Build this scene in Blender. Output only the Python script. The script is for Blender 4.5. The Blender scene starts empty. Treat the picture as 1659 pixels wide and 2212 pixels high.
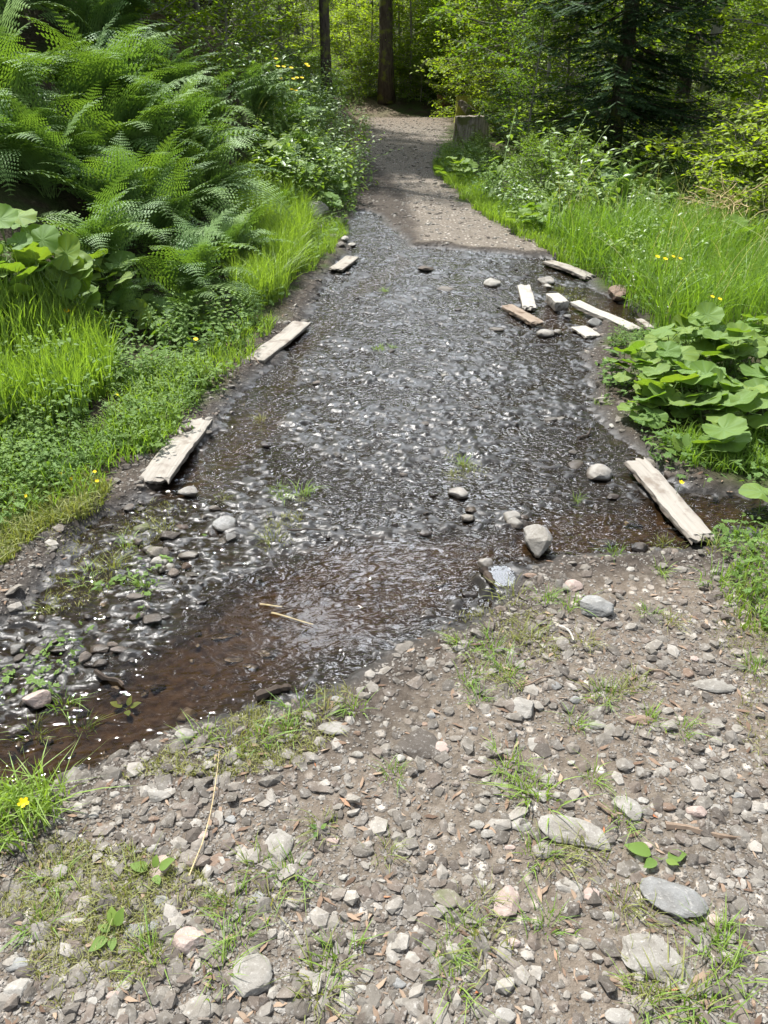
import bpy, bmesh, math, random
import numpy as np
from mathutils import Vector, Matrix, Euler
random.seed(7); RNG = np.random.default_rng(11)
S = bpy.context.scene; COL = S.collection
R = math.radians
# ---------------------------------------------------------------- camera, sky, sun, exposure
CAMH = 1.6; PITCH = R(31.7); FPX = 1597.0; CU, CV = 829.5, 1106.0
cam = bpy.data.cameras.new('camera'); cam_o = bpy.data.objects.new('camera', cam); COL.objects.link(cam_o)
cam.sensor_fit = 'VERTICAL'; cam.sensor_height = 36.0; cam.lens = 26.0; cam.clip_start = .02; cam.clip_end = 2000
cam_o.location = (0, 0, CAMH); cam_o.rotation_euler = (R(90)-PITCH, 0, 0); S.camera = cam_o
SUN_EL, SUN_AZ = R(60), R(-42)          # azimuth measured from +Y (straight ahead), negative = to the left
w = bpy.data.worlds.new('World'); S.world = w; w.use_nodes = True
nt = w.node_tree; nt.nodes.clear()
sky = nt.nodes.new('ShaderNodeTexSky'); sky.sky_type = 'NISHITA'; sky.sun_disc = False
sky.sun_elevation = SUN_EL; sky.sun_rotation = SUN_AZ; sky.altitude = 600; sky.air_density = 1.0; sky.dust_density = 1.5
geo = nt.nodes.new('ShaderNodeNewGeometry'); nz = nt.nodes.new('ShaderNodeTexNoise'); nz.inputs['Scale'].default_value = 2.6
nz.inputs['Detail'].default_value = 5; nz.inputs['Roughness'].default_value = .55
cr = nt.nodes.new('ShaderNodeValToRGB'); cr.color_ramp.elements[0].position = .44; cr.color_ramp.elements[1].position = .60
mx = nt.nodes.new('ShaderNodeMix'); mx.data_type = 'RGBA'; mx.inputs['B'].default_value = (9, 9.3, 9.8, 1)
tc = nt.nodes.new('ShaderNodeTexCoord')
nt.links.new(tc.outputs['Generated'], nz.inputs['Vector']); nt.links.new(nz.outputs['Fac'], cr.inputs['Fac'])
nt.links.new(cr.outputs['Color'], mx.inputs['Factor']); nt.links.new(sky.outputs['Color'], mx.inputs['A'])
dot = nt.nodes.new('ShaderNodeVectorMath'); dot.operation = 'DOT_PRODUCT'; dot.inputs[1].default_value = (math.sin(R(5))*math.cos(R(38)), math.cos(R(5))*math.cos(R(38)), math.sin(R(38)))
nt.links.new(tc.outputs['Generated'], dot.inputs[0])
dm = nt.nodes.new('ShaderNodeMath'); dm.operation = 'MAXIMUM'; dm.inputs[1].default_value = 0; nt.links.new(dot.outputs['Value'], dm.inputs[0])
dp = nt.nodes.new('ShaderNodeMath'); dp.operation = 'POWER'; dp.inputs[1].default_value = 38; nt.links.new(dm.outputs[0], dp.inputs[0])
ds = nt.nodes.new('ShaderNodeMath'); ds.operation = 'MULTIPLY_ADD'; ds.inputs[1].default_value = 150; ds.inputs[2].default_value = 13; nt.links.new(dp.outputs[0], ds.inputs[0])
dv = nt.nodes.new('ShaderNodeVectorMath'); dv.operation = 'SCALE'; dv.inputs[0].default_value = (.95, 1.01, 1.10); nt.links.new(ds.outputs[0], dv.inputs['Scale']); nt.links.new(dv.outputs[0], mx.inputs['B'])
ca = nt.nodes.new('ShaderNodeMath'); ca.operation = 'MULTIPLY_ADD'; ca.use_clamp = True; ca.inputs[1].default_value = 1.1; nt.links.new(dp.outputs[0], ca.inputs[0]); nt.links.new(cr.outputs['Color'], ca.inputs[2]); nt.links.new(ca.outputs[0], mx.inputs['Factor'])
bg = nt.nodes.new('ShaderNodeBackground'); bg.inputs['Strength'].default_value = .062
out = nt.nodes.new('ShaderNodeOutputWorld')
nt.links.new(mx.outputs['Result'], bg.inputs['Color']); nt.links.new(bg.outputs['Background'], out.inputs['Surface'])
sl = bpy.data.lights.new('sun', 'SUN'); sl.energy = 5.0; sl.angle = R(.6); sl.color = (1, .972, .925)
so = bpy.data.objects.new('sun', sl); COL.objects.link(so)
sd = Vector((math.sin(SUN_AZ)*math.cos(SUN_EL), math.cos(SUN_AZ)*math.cos(SUN_EL), math.sin(SUN_EL)))
so.rotation_euler = sd.to_track_quat('Z', 'Y').to_euler()
S.view_settings.view_transform = 'Standard'; S.view_settings.look = 'None'
S.view_settings.exposure = 1.0; S.view_settings.gamma = 1; S.view_settings.use_curve_mapping = False
S.cycles.max_bounces = 7; S.cycles.transparent_max_bounces = 8; S.cycles.diffuse_bounces = 4; S.cycles.transmission_bounces = 5
S.cycles.glossy_bounces = 3; S.cycles.caustics_reflective = False; S.cycles.caustics_refractive = False
# ---------------------------------------------------------------- noise
_T = np.random.default_rng(5).random((256, 256)).astype(np.float64)
def vnoise(x, y):
    xi = np.floor(x).astype(np.int64); yi = np.floor(y).astype(np.int64); fx = x-xi; fy = y-yi
    fx = fx*fx*fx*(fx*(fx*6-15)+10); fy = fy*fy*fy*(fy*(fy*6-15)+10)
    a = _T[xi & 255, yi & 255]; b = _T[(xi+1) & 255, yi & 255]; c = _T[xi & 255, (yi+1) & 255]; d = _T[(xi+1) & 255, (yi+1) & 255]
    return (a*(1-fx)+b*fx)*(1-fy)+(c*(1-fx)+d*fx)*fy-.5
def fbm(x, y, o=4, g=.5):
    s = 0; a = 1
    for k in range(o):
        s = s+a*vnoise(x*(2.03**k)+17.3*k, y*(2.03**k)-9.1*k); a *= g
    return s
def sstep(e0, e1, x):
    t = np.clip((x-e0)/(e1-e0), 0, 1); return t*t*(3-2*t)
# ---------------------------------------------------------------- terrain
YL = [-5, 0, 1.0, 2.0, 2.5, 2.86, 3.5, 4.4, 6.4, 7.2, 9.7, 14.3, 24, 27, 30, 45, 400]
XL = [-4, -2.6, -2.6, -2.0, -1.5, -1.25, -1.02, -.9, -.62, -.38, -.45, -.55, -.60, -1.0, -4, -14, -14]
YR = [-5, 0, 1.0, 2.4, 3.0, 3.5, 4.9, 5.7, 7.2, 9.7, 14.3, 17, 25, 27.5, 30, 36, 45, 400]
XR = [2.6, 2.3, 2.1, 1.6, 1.38, 1.32, 1.5, 1.65, 1.78, 1.05, .90, 1.2, 1.95, 1.6, -.4, -6, -12, -12]
def xl(y): return np.interp(y, YL, XL)
def xr(y): return np.interp(y, YR, XR)
def sdpoly(px, py, poly):       # signed distance, negative inside
    poly = np.asarray(poly, float); n = len(poly); d = np.full(px.shape, 1e9); ins = np.zeros(px.shape, bool)
    for i in range(n):
        ax, ay = poly[i]; bx, by = poly[(i+1) % n]; ex, ey = bx-ax, by-ay
        wx, wy = px-ax, py-ay; t = np.clip((wx*ex+wy*ey)/(ex*ex+ey*ey+1e-12), 0, 1)
        d = np.minimum(d, (wx-ex*t)**2+(wy-ey*t)**2)
        c = ((ay <= py) & (by > py)) | ((by <= py) & (ay > py))
        xx = ax+(py-ay)/(by-ay if by != ay else 1e-9)*ex
        ins ^= (c & (px < xx))
    return np.where(ins, -1, 1)*np.sqrt(d)
cp, sp = math.cos(PITCH), math.sin(PITCH)
def rays(u, v):
    a = (np.asarray(u, float)-CU)/FPX; b = (CV-np.asarray(v, float))/FPX
    return a, cp+b*sp, -sp+b*cp
def flat(u, v, z=0.0):
    dx, dy, dz = rays(u, v); t = (z-CAMH)/dz; return np.stack([dx*t, dy*t], -1)
WET = flat(*np.array([(-300,1800),(0,1725),(200,1668),(400,1575),(560,1525),(780,1455),(950,1345),(1080,1295),(1140,1235),(1220,1195),(1640,1155),(1760,1120),(1660,1040),(1500,1040),(1400,960),(1300,870),(1290,760),(1300,690),(1400,705),(1380,670),(1330,640),(1280,600),(1220,550),(1000,533),(900,524),(850,480),(800,450),(765,455),(750,480),(740,540),(690,600),(640,690),(560,790),(480,850),(440,920),(310,1050),(170,1140),(60,1230),(-60,1330),(-300,1500)], float).T)
STREAM = flat(*np.array([(-300,1790),(0,1700),(200,1640),(330,1590),(560,1470),(700,1400),(820,1350),(960,1290),(1060,1205),(1110,1192),(1400,1172),(1520,1140),(1640,1110),(1640,1060),(1500,1055),(1380,1075),(1180,1085),(1080,1130),(900,1145),(700,1165),(520,1235),(420,1320),(240,1440),(0,1535),(-300,1620)], float).T)
STREAM2 = flat(*np.array([(190,985),(300,1010),(330,1060),(480,1060),(560,960),(620,860),(640,790),(760,640),(900,560),(860,545),(700,650),(590,790),(520,880),(430,960),(300,985)], float).T)
DAMPP = flat(*np.array([(740,520),(900,530),(905,500),(885,440),(850,390),(800,345),(765,345),(750,440)], float).T)
POOL = flat(*np.array([(0,1700),(200,1630),(330,1590),(560,1470),(780,1360),(760,1270),(650,1215),(560,1225),(430,1310),(240,1440),(0,1560)], float).T)
CHAN = flat(*np.array([(1180,640),(1240,690),(1400,720),(1420,700),(1340,655),(1290,625),(1270,612),(1240,640),(1130,655),(1090,680),(1130,700),(1240,705)], float).T)
def Hmac(x, y):
    x = np.asarray(x, float); y = np.asarray(y, float)
    L = xl(y); Rr = xr(y); dl = np.maximum(0, L-x); dr = np.maximum(0, x-Rr)
    k = sstep(7, 12, y)
    zn = .07*np.minimum(dl, 1)+.52*np.maximum(dl-.85, 0)
    zf = .85*np.maximum(dl-.1, 0); zf = np.where(zf > 1.7, 1.7+(zf-1.7)*.6, zf)
    zl = zn*(1-k)+zf*k
    zl = np.where(zl > 9, 9+(zl-9)*.25, zl)
    zr = -.05*np.minimum(dr, 1)-.12*np.maximum(dr-1.0, 0); zr = np.where(zr < -1.6, -1.6+(zr+1.6)*.3, zr)
    zr = zr*(1-sstep(24, 29, y)*sstep(6, 2, x))
    z = zl+zr
    z = z-.16*sstep(25, 27.5, y)*sstep(6, 2, x)+.55*sstep(28.6, 31, y)*sstep(6, 2, x)*sstep(-4, -1, x)
    z = z-.02*np.clip(y-27.5, 0, 12)
    z = z+np.clip(y-42, 0, 60)*.30+np.clip(x-26, 0, 60)*.30
    off = np.maximum(dl, dr)
    z = z+np.clip(dl, 0, 1.2)*k*.35*fbm(x*1.3, y*.9, 3)
    z = z+np.clip(off, 0, 1)*.10*fbm(x*.9, y*.9, 3)+np.clip(off-3, 0, 6)*.12*fbm(x*.23, y*.23, 2)
    return z
def masks(x, y):
    near = (np.abs(x) < 4) & (y > .3) & (y < 16)
    wet = np.zeros(x.shape); st = np.zeros(x.shape); global DAMP; DAMP = np.zeros(x.shape)
    xx = x[near]; yy = y[near]
    jit = .10*fbm(xx*3.1, yy*3.1, 4)
    wd = sdpoly(xx, yy, WET)+jit
    sdd = sdpoly(xx, yy, STREAM)+jit*.8
    s2 = sdpoly(xx, yy, STREAM2)+jit
    s3 = sdpoly(xx, yy, CHAN)+jit*.6
    dpd = 1-sstep(-.1, .12, sdpoly(xx, yy, DAMPP)+jit*.8); DAMP[near] = np.maximum(dpd, 0)
    DAMP[near] = np.maximum(DAMP[near], 1-sstep(.04, .30+.30*sstep(2.5, 3.2, yy)*sstep(6.6, 5.8, yy)-.14*sstep(6, 7, yy), wd+.5*jit)); wet[near] = 1-sstep(-.07, .07, wd); st[near] = np.maximum(np.maximum(1-sstep(-.12, .05, sdd), .75*(1-sstep(-.1, .06, s2))), 1-sstep(-.08, .04, s3))
    return wet, st
WATERZ = -.040
PUD = flat(1085, 1243, -.005); PUDZ = -.006
def pudr(x, y): a = np.arctan2(y-PUD[1], x-PUD[0]); return np.hypot((x-PUD[0])/1.0, (y-PUD[1])/1.35)/(.036*(1+.16*np.sin(2*a+1)+.10*np.sin(3*a)+.06*np.sin(7*a)))
def Hfull(x, y):
    x = np.asarray(x, float); y = np.asarray(y, float); z = Hmac(x, y)
    wet, st = masks(x, y)
    off = np.maximum(xl(y)-x, x-xr(y)); inn = 1-sstep(-.05, .5, off)
    z = z+.012*inn*fbm(x*2.2, y*2.2, 3)*(1-wet)
    near = (y < 15) & (y > .2) & (np.abs(x) < 5)
    m = np.zeros(x.shape); m2 = np.zeros(x.shape)
    xx, yy = x[near], y[near]
    xr_, yr_ = xx*.914-yy*.407, xx*.407+yy*.914       # ridges follow the flow
    m[near] = .016*fbm(xr_*3.2+3, yr_*4.2, 2, .5)+.012*(.24-np.abs(fbm(xr_*8, yr_*12, 2, .5)))+.017*fbm(xr_*25, yr_*36, 2, .55)+.005*fbm(xx*85, yy*95, 1)-.002
    m2[near] = .010*fbm(xx*14, yy*14, 3, .6)
    pd = np.zeros(x.shape); pd[near] = 1-sstep(-.08, .05, sdpoly(xx, yy, POOL)); z = z+wet*(-.0400+m-st*.020-.010*pd)+(1-wet)*m2*(.6+.9*(1-inn))
    q = pudr(x, y); k = 1-sstep(1.6, 3.0, q); z = z*(1-k)+k*(PUDZ+np.clip((q-1)*.012, -.006, .012)+.25*(z-PUDZ)*(q > 1.1))
    return z
def hz(x, y): return float(Hfull(np.array([float(x)]), np.array([float(y)]))[0])
_ts = np.concatenate([np.arange(.6, 12, .01), np.arange(12, 90, .06)])
def hit(u, v, lift=0.0):
    dx, dy, dz = rays(u, v); X = dx*_ts; Y = dy*_ts; Z = CAMH+dz*_ts
    g = Hmac(X, Y)+lift; i = int(np.argmax(Z < g))
    if not (Z < g).any(): i = len(_ts)-1
    return float(X[i]), float(Y[i]), float(g[i]-lift), float(_ts[i])
# ---------------------------------------------------------------- mesh / object helpers
def tag(o, label=None, cat=None, group=None, kind=None):
    if label: o['label'] = label
    if cat: o['category'] = cat
    if group: o['group'] = group
    if kind: o['kind'] = kind
    return o
def mesh(name, V, F, mats=(), attrs=None, mi=None, smooth=False):
    V = np.asarray(V, np.float32); Fs = F if isinstance(F, list) else [F]
    Fs = [np.asarray(f, np.int32) for f in Fs if len(f)]
    me = bpy.data.meshes.new(name); me.vertices.add(len(V)); me.vertices.foreach_set('co', V.ravel())
    loops = np.concatenate([f.ravel() for f in Fs]); cnt = np.concatenate([np.full(len(f), f.shape[1], np.int32) for f in Fs])
    me.loops.add(len(loops)); me.loops.foreach_set('vertex_index', loops)
    me.polygons.add(len(cnt)); st = np.zeros(len(cnt), np.int32); st[1:] = np.cumsum(cnt)[:-1]
    me.polygons.foreach_set('loop_start', st)
    if mi is not None: me.polygons.foreach_set('material_index', np.asarray(mi, np.int32))
    for m in mats: me.materials.append(m)
    if attrs:
        for k, a in attrs.items():
            at = me.attributes.new(k, 'FLOAT', 'POINT'); at.data.foreach_set('value', np.asarray(a, np.float32))
    me.update(calc_edges=True)
    me.polygons.foreach_set('use_smooth', np.full(len(cnt), smooth, bool))
    return me
def obj(name, me, parent=None, loc=(0, 0, 0), rot=(0, 0, 0), sc=(1, 1, 1)):
    o = bpy.data.objects.new(name, me); COL.objects.link(o); o.location = loc; o.rotation_euler = rot; o.scale = sc
    if parent is not None: o.parent = parent
    return o
def copy_tree(o, parent=None, kids=None):
    c = o.copy(); COL.objects.link(c)
    if parent is not None: c.parent = parent
    for ch in (KIDS.get(o.name, [])): copy_tree(ch, c)
    return c
KIDS = {}
def child(o, parent):
    KIDS.setdefault(parent.name, []).append(o); return o
class G:                                    # geometry accumulator, triangles, 'rnd' and 'ex' values per point
    def __init__(s): s.V = []; s.F = []; s.r = []; s.e = []; s.m = []; s.n = 0
    def add(s, V, F, r=0., e=0., m=0):
        V = np.asarray(V, float); F = np.asarray(F, np.int64); s.V.append(V); s.F.append(F+s.n); k = len(V)
        s.r.append(np.broadcast_to(np.asarray(r, float), (k,))); s.e.append(np.broadcast_to(np.asarray(e, float), (k,)))
        s.m.append(np.full(len(F), m)); s.n += k
    def mesh(s, name, mats, smooth=False):
        return mesh(name, np.concatenate(s.V), np.concatenate(s.F), mats, {'rnd': np.concatenate(s.r), 'ex': np.concatenate(s.e)}, np.concatenate(s.m), smooth)
def stamp(V, F, M, T):                      # many transformed copies of one small shape -> one vertex / face array
    k = len(T); n = len(V); P = np.einsum('kij,nj->kni', M, V)+T[:, None, :]
    return P.reshape(-1, 3), (F[None]+(np.arange(k)*n)[:, None, None]).reshape(-1, F.shape[1])
def rotm(rx, ry, rz):                       # arrays -> (k,3,3), Rz*Ry*Rx
    rx, ry, rz = np.broadcast_arrays(*[np.asarray(a, float) for a in (rx, ry, rz)])
    cx, sx, cy, sy, cz, sz = np.cos(rx), np.sin(rx), np.cos(ry), np.sin(ry), np.cos(rz), np.sin(rz)
    return np.stack([np.stack([cz*cy, cz*sy*sx-sz*cx, cz*sy*cx+sz*sx], -1), np.stack([sz*cy, sz*sy*sx+cz*cx, sz*sy*cx-cz*sx], -1), np.stack([-sy, cy*sx, cy*cx], -1)], -2)
def tube(g, P, r, n=6, rnd=0., m=0, cap=True):
    P = np.asarray(P, float); r = np.broadcast_to(np.asarray(r, float), (len(P),)); T = np.gradient(P, axis=0)
    T /= np.linalg.norm(T, axis=1)[:, None]+1e-9
    ref = np.array([0, 0, 1.]) if abs(T[0, 2]) < .9 else np.array([1., 0, 0])
    A = np.cross(T, ref); A /= np.linalg.norm(A, axis=1)[:, None]+1e-9; B = np.cross(T, A)
    th = np.linspace(0, 2*np.pi, n, endpoint=False)
    V = P[:, None]+r[:, None, None]*(np.cos(th)[None, :, None]*A[:, None]+np.sin(th)[None, :, None]*B[:, None])
    V = V.reshape(-1, 3); F = []
    for i in range(len(P)-1):
        for j in range(n):
            a = i*n+j; b = i*n+(j+1) % n; F += [(a, b, b+n), (a, b+n, a+n)]
    if cap:
        e = (len(P)-1)*n
        for j in range(1, n-1): F += [(0, j+1, j), (e, e+j, e+j+1)]
    g.add(V, np.array(F), rnd, 0, m)
# ---------------------------------------------------------------- materials
def newmat(name):
    m = bpy.data.materials.new(name); m.use_nodes = True; t = m.node_tree; t.nodes.clear()
    o = t.nodes.new('ShaderNodeOutputMaterial'); return m, t, o
def N(t, typ, **kw):
    n = t.nodes.new(typ)
    for k, v in kw.items():
        if hasattr(n, k) and not k.startswith('_'): setattr(n, k, v)
    return n
def mixc(t, fac, a, b, mode='MIX'):
    n = t.nodes.new('ShaderNodeMix'); n.data_type = 'RGBA'; n.blend_type = mode
    for s, v in (('Factor', fac), ('A', a), ('B', b)):
        if hasattr(v, 'node'): t.links.new(v, n.inputs[s])
        elif s == 'Factor': n.inputs[s].default_value = v
        else: n.inputs[s].default_value = (*v, 1) if len(v) == 3 else v
    return n.outputs['Result']
def math_(t, op, a, b=None, c=None, clamp=False):
    n = t.nodes.new('ShaderNodeMath'); n.operation = op; n.use_clamp = clamp
    for i, v in enumerate((a, b, c)):
        if v is None: continue
        if hasattr(v, 'node'): t.links.new(v, n.inputs[i])
        else: n.inputs[i].default_value = v
    return n.outputs[0]
def noise(t, vec, scale, detail=3, rough=.55):
    n = t.nodes.new('ShaderNodeTexNoise'); n.inputs['Scale'].default_value = scale; n.inputs['Detail'].default_value = detail
    n.inputs['Roughness'].default_value = rough
    if vec is not None: t.links.new(vec, n.inputs['Vector'])
    return n.outputs['Fac']
def ramp(t, fac, stops):
    n = t.nodes.new('ShaderNodeValToRGB'); e = n.color_ramp.elements
    while len(e) < len(stops): e.new(.5)
    for k, (p, c) in enumerate(stops): e[k].position = p; e[k].color = (*c, 1) if not isinstance(c, float) else (c, c, c, 1)
    t.links.new(fac, n.inputs['Fac']); return n.outputs['Color']
def attr(t, name): n = t.nodes.new('ShaderNodeAttribute'); n.attribute_name = name; return n.outputs['Fac']
def pos(t): return t.nodes.new('ShaderNodeNewGeometry').outputs['Position']
def obco(t): return t.nodes.new('ShaderNodeTexCoord').outputs['Object']
def orand(t): return t.nodes.new('ShaderNodeObjectInfo').outputs['Random']
def bump(t, h, strength, dist):
    n = t.nodes.new('ShaderNodeBump'); n.inputs['Strength'].default_value = strength; n.inputs['Distance'].default_value = dist
    t.links.new(h, n.inputs['Height']); return n.outputs['Normal']
def princ(t, o, col, rough=.8, spec=.3, normal=None):
    p = t.nodes.new('ShaderNodeBsdfPrincipled')
    for k, v in (('Base Color', col), ('Roughness', rough), ('Specular IOR Level', spec), ('Normal', normal)):
        if v is None: continue
        if hasattr(v, 'node'): t.links.new(v, p.inputs[k])
        elif k == 'Base Color': p.inputs[k].default_value = (*v, 1)
        else: p.inputs[k].default_value = v
    t.links.new(p.outputs[0], o.inputs['Surface']); return p
def leafmat(name, c1, c2, c3=None, trans=.5, gloss=.10, rough=.35, vein=None, tcol=(1.15, 1.2, .35)):
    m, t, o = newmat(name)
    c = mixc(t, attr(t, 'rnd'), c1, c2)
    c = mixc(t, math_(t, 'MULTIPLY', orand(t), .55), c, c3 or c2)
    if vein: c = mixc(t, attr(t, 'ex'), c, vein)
    d = t.nodes.new('ShaderNodeBsdfDiffuse'); tr = t.nodes.new('ShaderNodeBsdfTranslucent'); gl = t.nodes.new('ShaderNodeBsdfGlossy')
    gl.inputs['Roughness'].default_value = rough+.12; gl.inputs['Color'].default_value = (.9, .95, 1, 1)
    t.links.new(c, d.inputs['Color']); t.links.new(mixc(t, 1.0, c, tcol, 'MULTIPLY'), tr.inputs['Color'])
    a = t.nodes.new('ShaderNodeMixShader'); a.inputs[0].default_value = trans
    t.links.new(d.outputs[0], a.inputs[1]); t.links.new(tr.outputs[0], a.inputs[2])
    fr = t.nodes.new('ShaderNodeLayerWeight'); fr.inputs['Blend'].default_value = .3
    b = t.nodes.new('ShaderNodeMixShader'); t.links.new(math_(t, 'MULTIPLY_ADD', fr.outputs['Facing'], gloss*.8, gloss*.12), b.inputs[0])
    t.links.new(a.outputs[0], b.inputs[1]); t.links.new(gl.outputs[0], b.inputs[2]); t.links.new(b.outputs[0], o.inputs['Surface'])
    return m
# ---------------------------------------------------------------- ground sheet (ground / path / mud cut from one grid)
def axis_y():
    ys = [-6., -3, -1, 0, .3]; y = .45
    while y < 34: ys.append(y); y += max(.0062, .0027*y)
    while y < 380: ys.append(y); y *= 1.035
    return np.array(ys)
def axis_x():
    xs = [0.]; x = 0
    while x < 110: x += .0085 if x < 1.9 else min(.0085*1.028**((len(xs)-223)), 6); xs.append(x)
    xs = np.array(xs); return np.concatenate([-xs[:0:-1], xs])
def gmat():
    m, t, o = newmat('soil'); P = pos(t)
    wet, st, vg, li = attr(t, 'wet'), attr(t, 'st'), attr(t, 'veg'), attr(t, 'lit')
    n1, n2, n3 = noise(t, P, 3, 4), noise(t, P, 28, 5, .65), noise(t, P, 140, 3, .6)
    dry = mixc(t, ramp(t, n2, [(.35, (.105, .080, .060)), (.7, (.235, .190, .150))]), (0, 0, 0), (0, 0, 0)) if False else ramp(t, n2, [(.3, (.070, .057, .044)), (.5, (.118, .099, .078)), (.72, (.20, .175, .145))])
    dry = mixc(t, ramp(t, n1, [(.4, 0.), (.65, .5)]), dry, (.135, .105, .08))
    vor = t.nodes.new('ShaderNodeTexVoronoi'); vor.inputs['Scale'].default_value = 26; t.links.new(P, vor.inputs['Vector'])
    vr = t.nodes.new('ShaderNodeSeparateColor'); t.links.new(vor.outputs['Color'], vr.inputs[0])
    chip = math_(t, 'MULTIPLY', ramp(t, vor.outputs['Distance'], [(.25, 1.), (.45, 0.)]), ramp(t, vr.outputs[0], [(.45, 0.), (.6, 1.)]))
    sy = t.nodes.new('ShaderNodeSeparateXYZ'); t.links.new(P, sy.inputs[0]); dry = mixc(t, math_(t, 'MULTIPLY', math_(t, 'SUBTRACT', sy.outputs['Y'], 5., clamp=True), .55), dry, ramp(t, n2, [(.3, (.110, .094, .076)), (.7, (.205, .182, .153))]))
    dry = mixc(t, chip, dry, ramp(t, vr.outputs[1], [(0, (.20, .17, .14)), (1, (.42, .38, .33))]))
    dry = mixc(t, math_(t, 'MULTIPLY', attr(t, 'damp'), .88), dry, ramp(t, n2, [(.3, (.022, .018, .015)), (.7, (.065, .053, .044))]))
    mudc = ramp(t, n2, [(.3, (.012, .011, .010)), (.6, (.026, .024, .022)), (.8, (.062, .057, .052))])
    mudc = mixc(t, st, mudc, ramp(t, n2, [(.35, (.022, .014, .0075)), (.7, (.062, .041, .022))]))
    soil = ramp(t, n2, [(.3, (.030, .024, .016)), (.55, (.055, .045, .028)), (.75, (.09, .075, .05))])
    soil = mixc(t, ramp(t, n1, [(.4, 0.), (.6, .7)]), soil, (.045, .075, .018))
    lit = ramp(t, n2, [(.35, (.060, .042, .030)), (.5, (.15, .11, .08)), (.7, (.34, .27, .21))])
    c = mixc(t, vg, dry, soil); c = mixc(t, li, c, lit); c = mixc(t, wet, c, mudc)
    h = math_(t, 'ADD', math_(t, 'MULTIPLY', n2, 1.0), math_(t, 'MULTIPLY', n3, .5))
    h = math_(t, 'ADD', h, math_(t, 'MULTIPLY', chip, math_(t, 'SUBTRACT', 1.0, wet)))
    rr = ramp(t, noise(t, P, 9, 3), [(.35, .20), (.65, .42)])
    rough = math_(t, 'ADD', math_(t, 'MULTIPLY', wet, rr), math_(t, 'MULTIPLY', math_(t, 'SUBTRACT', 1.0, wet), .9))
    sx = t.nodes.new('ShaderNodeSeparateXYZ'); t.links.new(P, sx.inputs[0]); em = math_(t, 'MULTIPLY', wet, ramp(t, math_(t, 'MULTIPLY_ADD', sx.outputs['Z'], 40., 2.1), [(.48, 0.), (.58, 1.)]))
    rough = math_(t, 'ADD', math_(t, 'MULTIPLY', em, rr), math_(t, 'MULTIPLY', math_(t, 'SUBTRACT', 1.0, em), .9))
    spec = math_(t, 'MULTIPLY_ADD', em, .18, .12)
    h2 = math_(t, 'MULTIPLY', h, math_(t, 'MULTIPLY_ADD', wet, -.70, 1.0)); p = princ(t, o, c, rough, spec, bump(t, h2, .8, .012)); return m
M_SOIL = gmat()
def build_ground():
    xs, ys = axis_x(), axis_y(); nx, ny = len(xs), len(ys); X, Y = np.meshgrid(xs, ys)
    x, y = X.ravel(), Y.ravel()
    x = x+np.where((np.abs(x) < 2.2) & (y < 9), .002*RNG.standard_normal(len(x)), 0)
    z = Hfull(x, y); wet, st = masks(x, y); damp = DAMP.copy()
    off = np.maximum(xl(y)-x, x-xr(y)); veg = sstep(-.12, .12, off+.25*fbm(x*4, y*4, 3))
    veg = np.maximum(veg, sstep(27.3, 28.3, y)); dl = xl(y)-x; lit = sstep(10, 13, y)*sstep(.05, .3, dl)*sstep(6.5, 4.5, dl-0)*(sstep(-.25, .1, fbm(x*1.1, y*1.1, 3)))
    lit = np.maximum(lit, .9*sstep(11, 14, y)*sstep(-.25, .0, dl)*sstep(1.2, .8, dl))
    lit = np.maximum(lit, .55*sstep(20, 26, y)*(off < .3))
    idx = np.arange(nx*ny).reshape(ny, nx); Q = np.stack([idx[:-1, :-1], idx[:-1, 1:], idx[1:, 1:], idx[1:, :-1]], -1).reshape(-1, 4)
    fx = x[Q].mean(1); fy = y[Q].mean(1); fw = wet[Q].mean(1); fo = off[Q].mean(1)
    V = np.stack([x, y, z], -1)
    cls = np.where(fw > .5, 2, np.where((fo < 0) & (fy > 0) & (fy < 28), 1, 0))
    for k, (nm, lb) in enumerate((('ground', 'soil and leaf litter of the wooded banks beside the track'), ('path', 'dry stony dirt track leading into the wood'), ('mud', 'wet black mud patch across the track'))):
        q = Q[cls == k]; u, inv = np.unique(q, return_inverse=True)
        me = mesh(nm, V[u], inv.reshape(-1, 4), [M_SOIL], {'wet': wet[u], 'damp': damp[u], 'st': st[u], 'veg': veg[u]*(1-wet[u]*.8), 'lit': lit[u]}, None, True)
        tag(obj(nm, me), lb, nm, None, 'structure')
build_ground()
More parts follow.
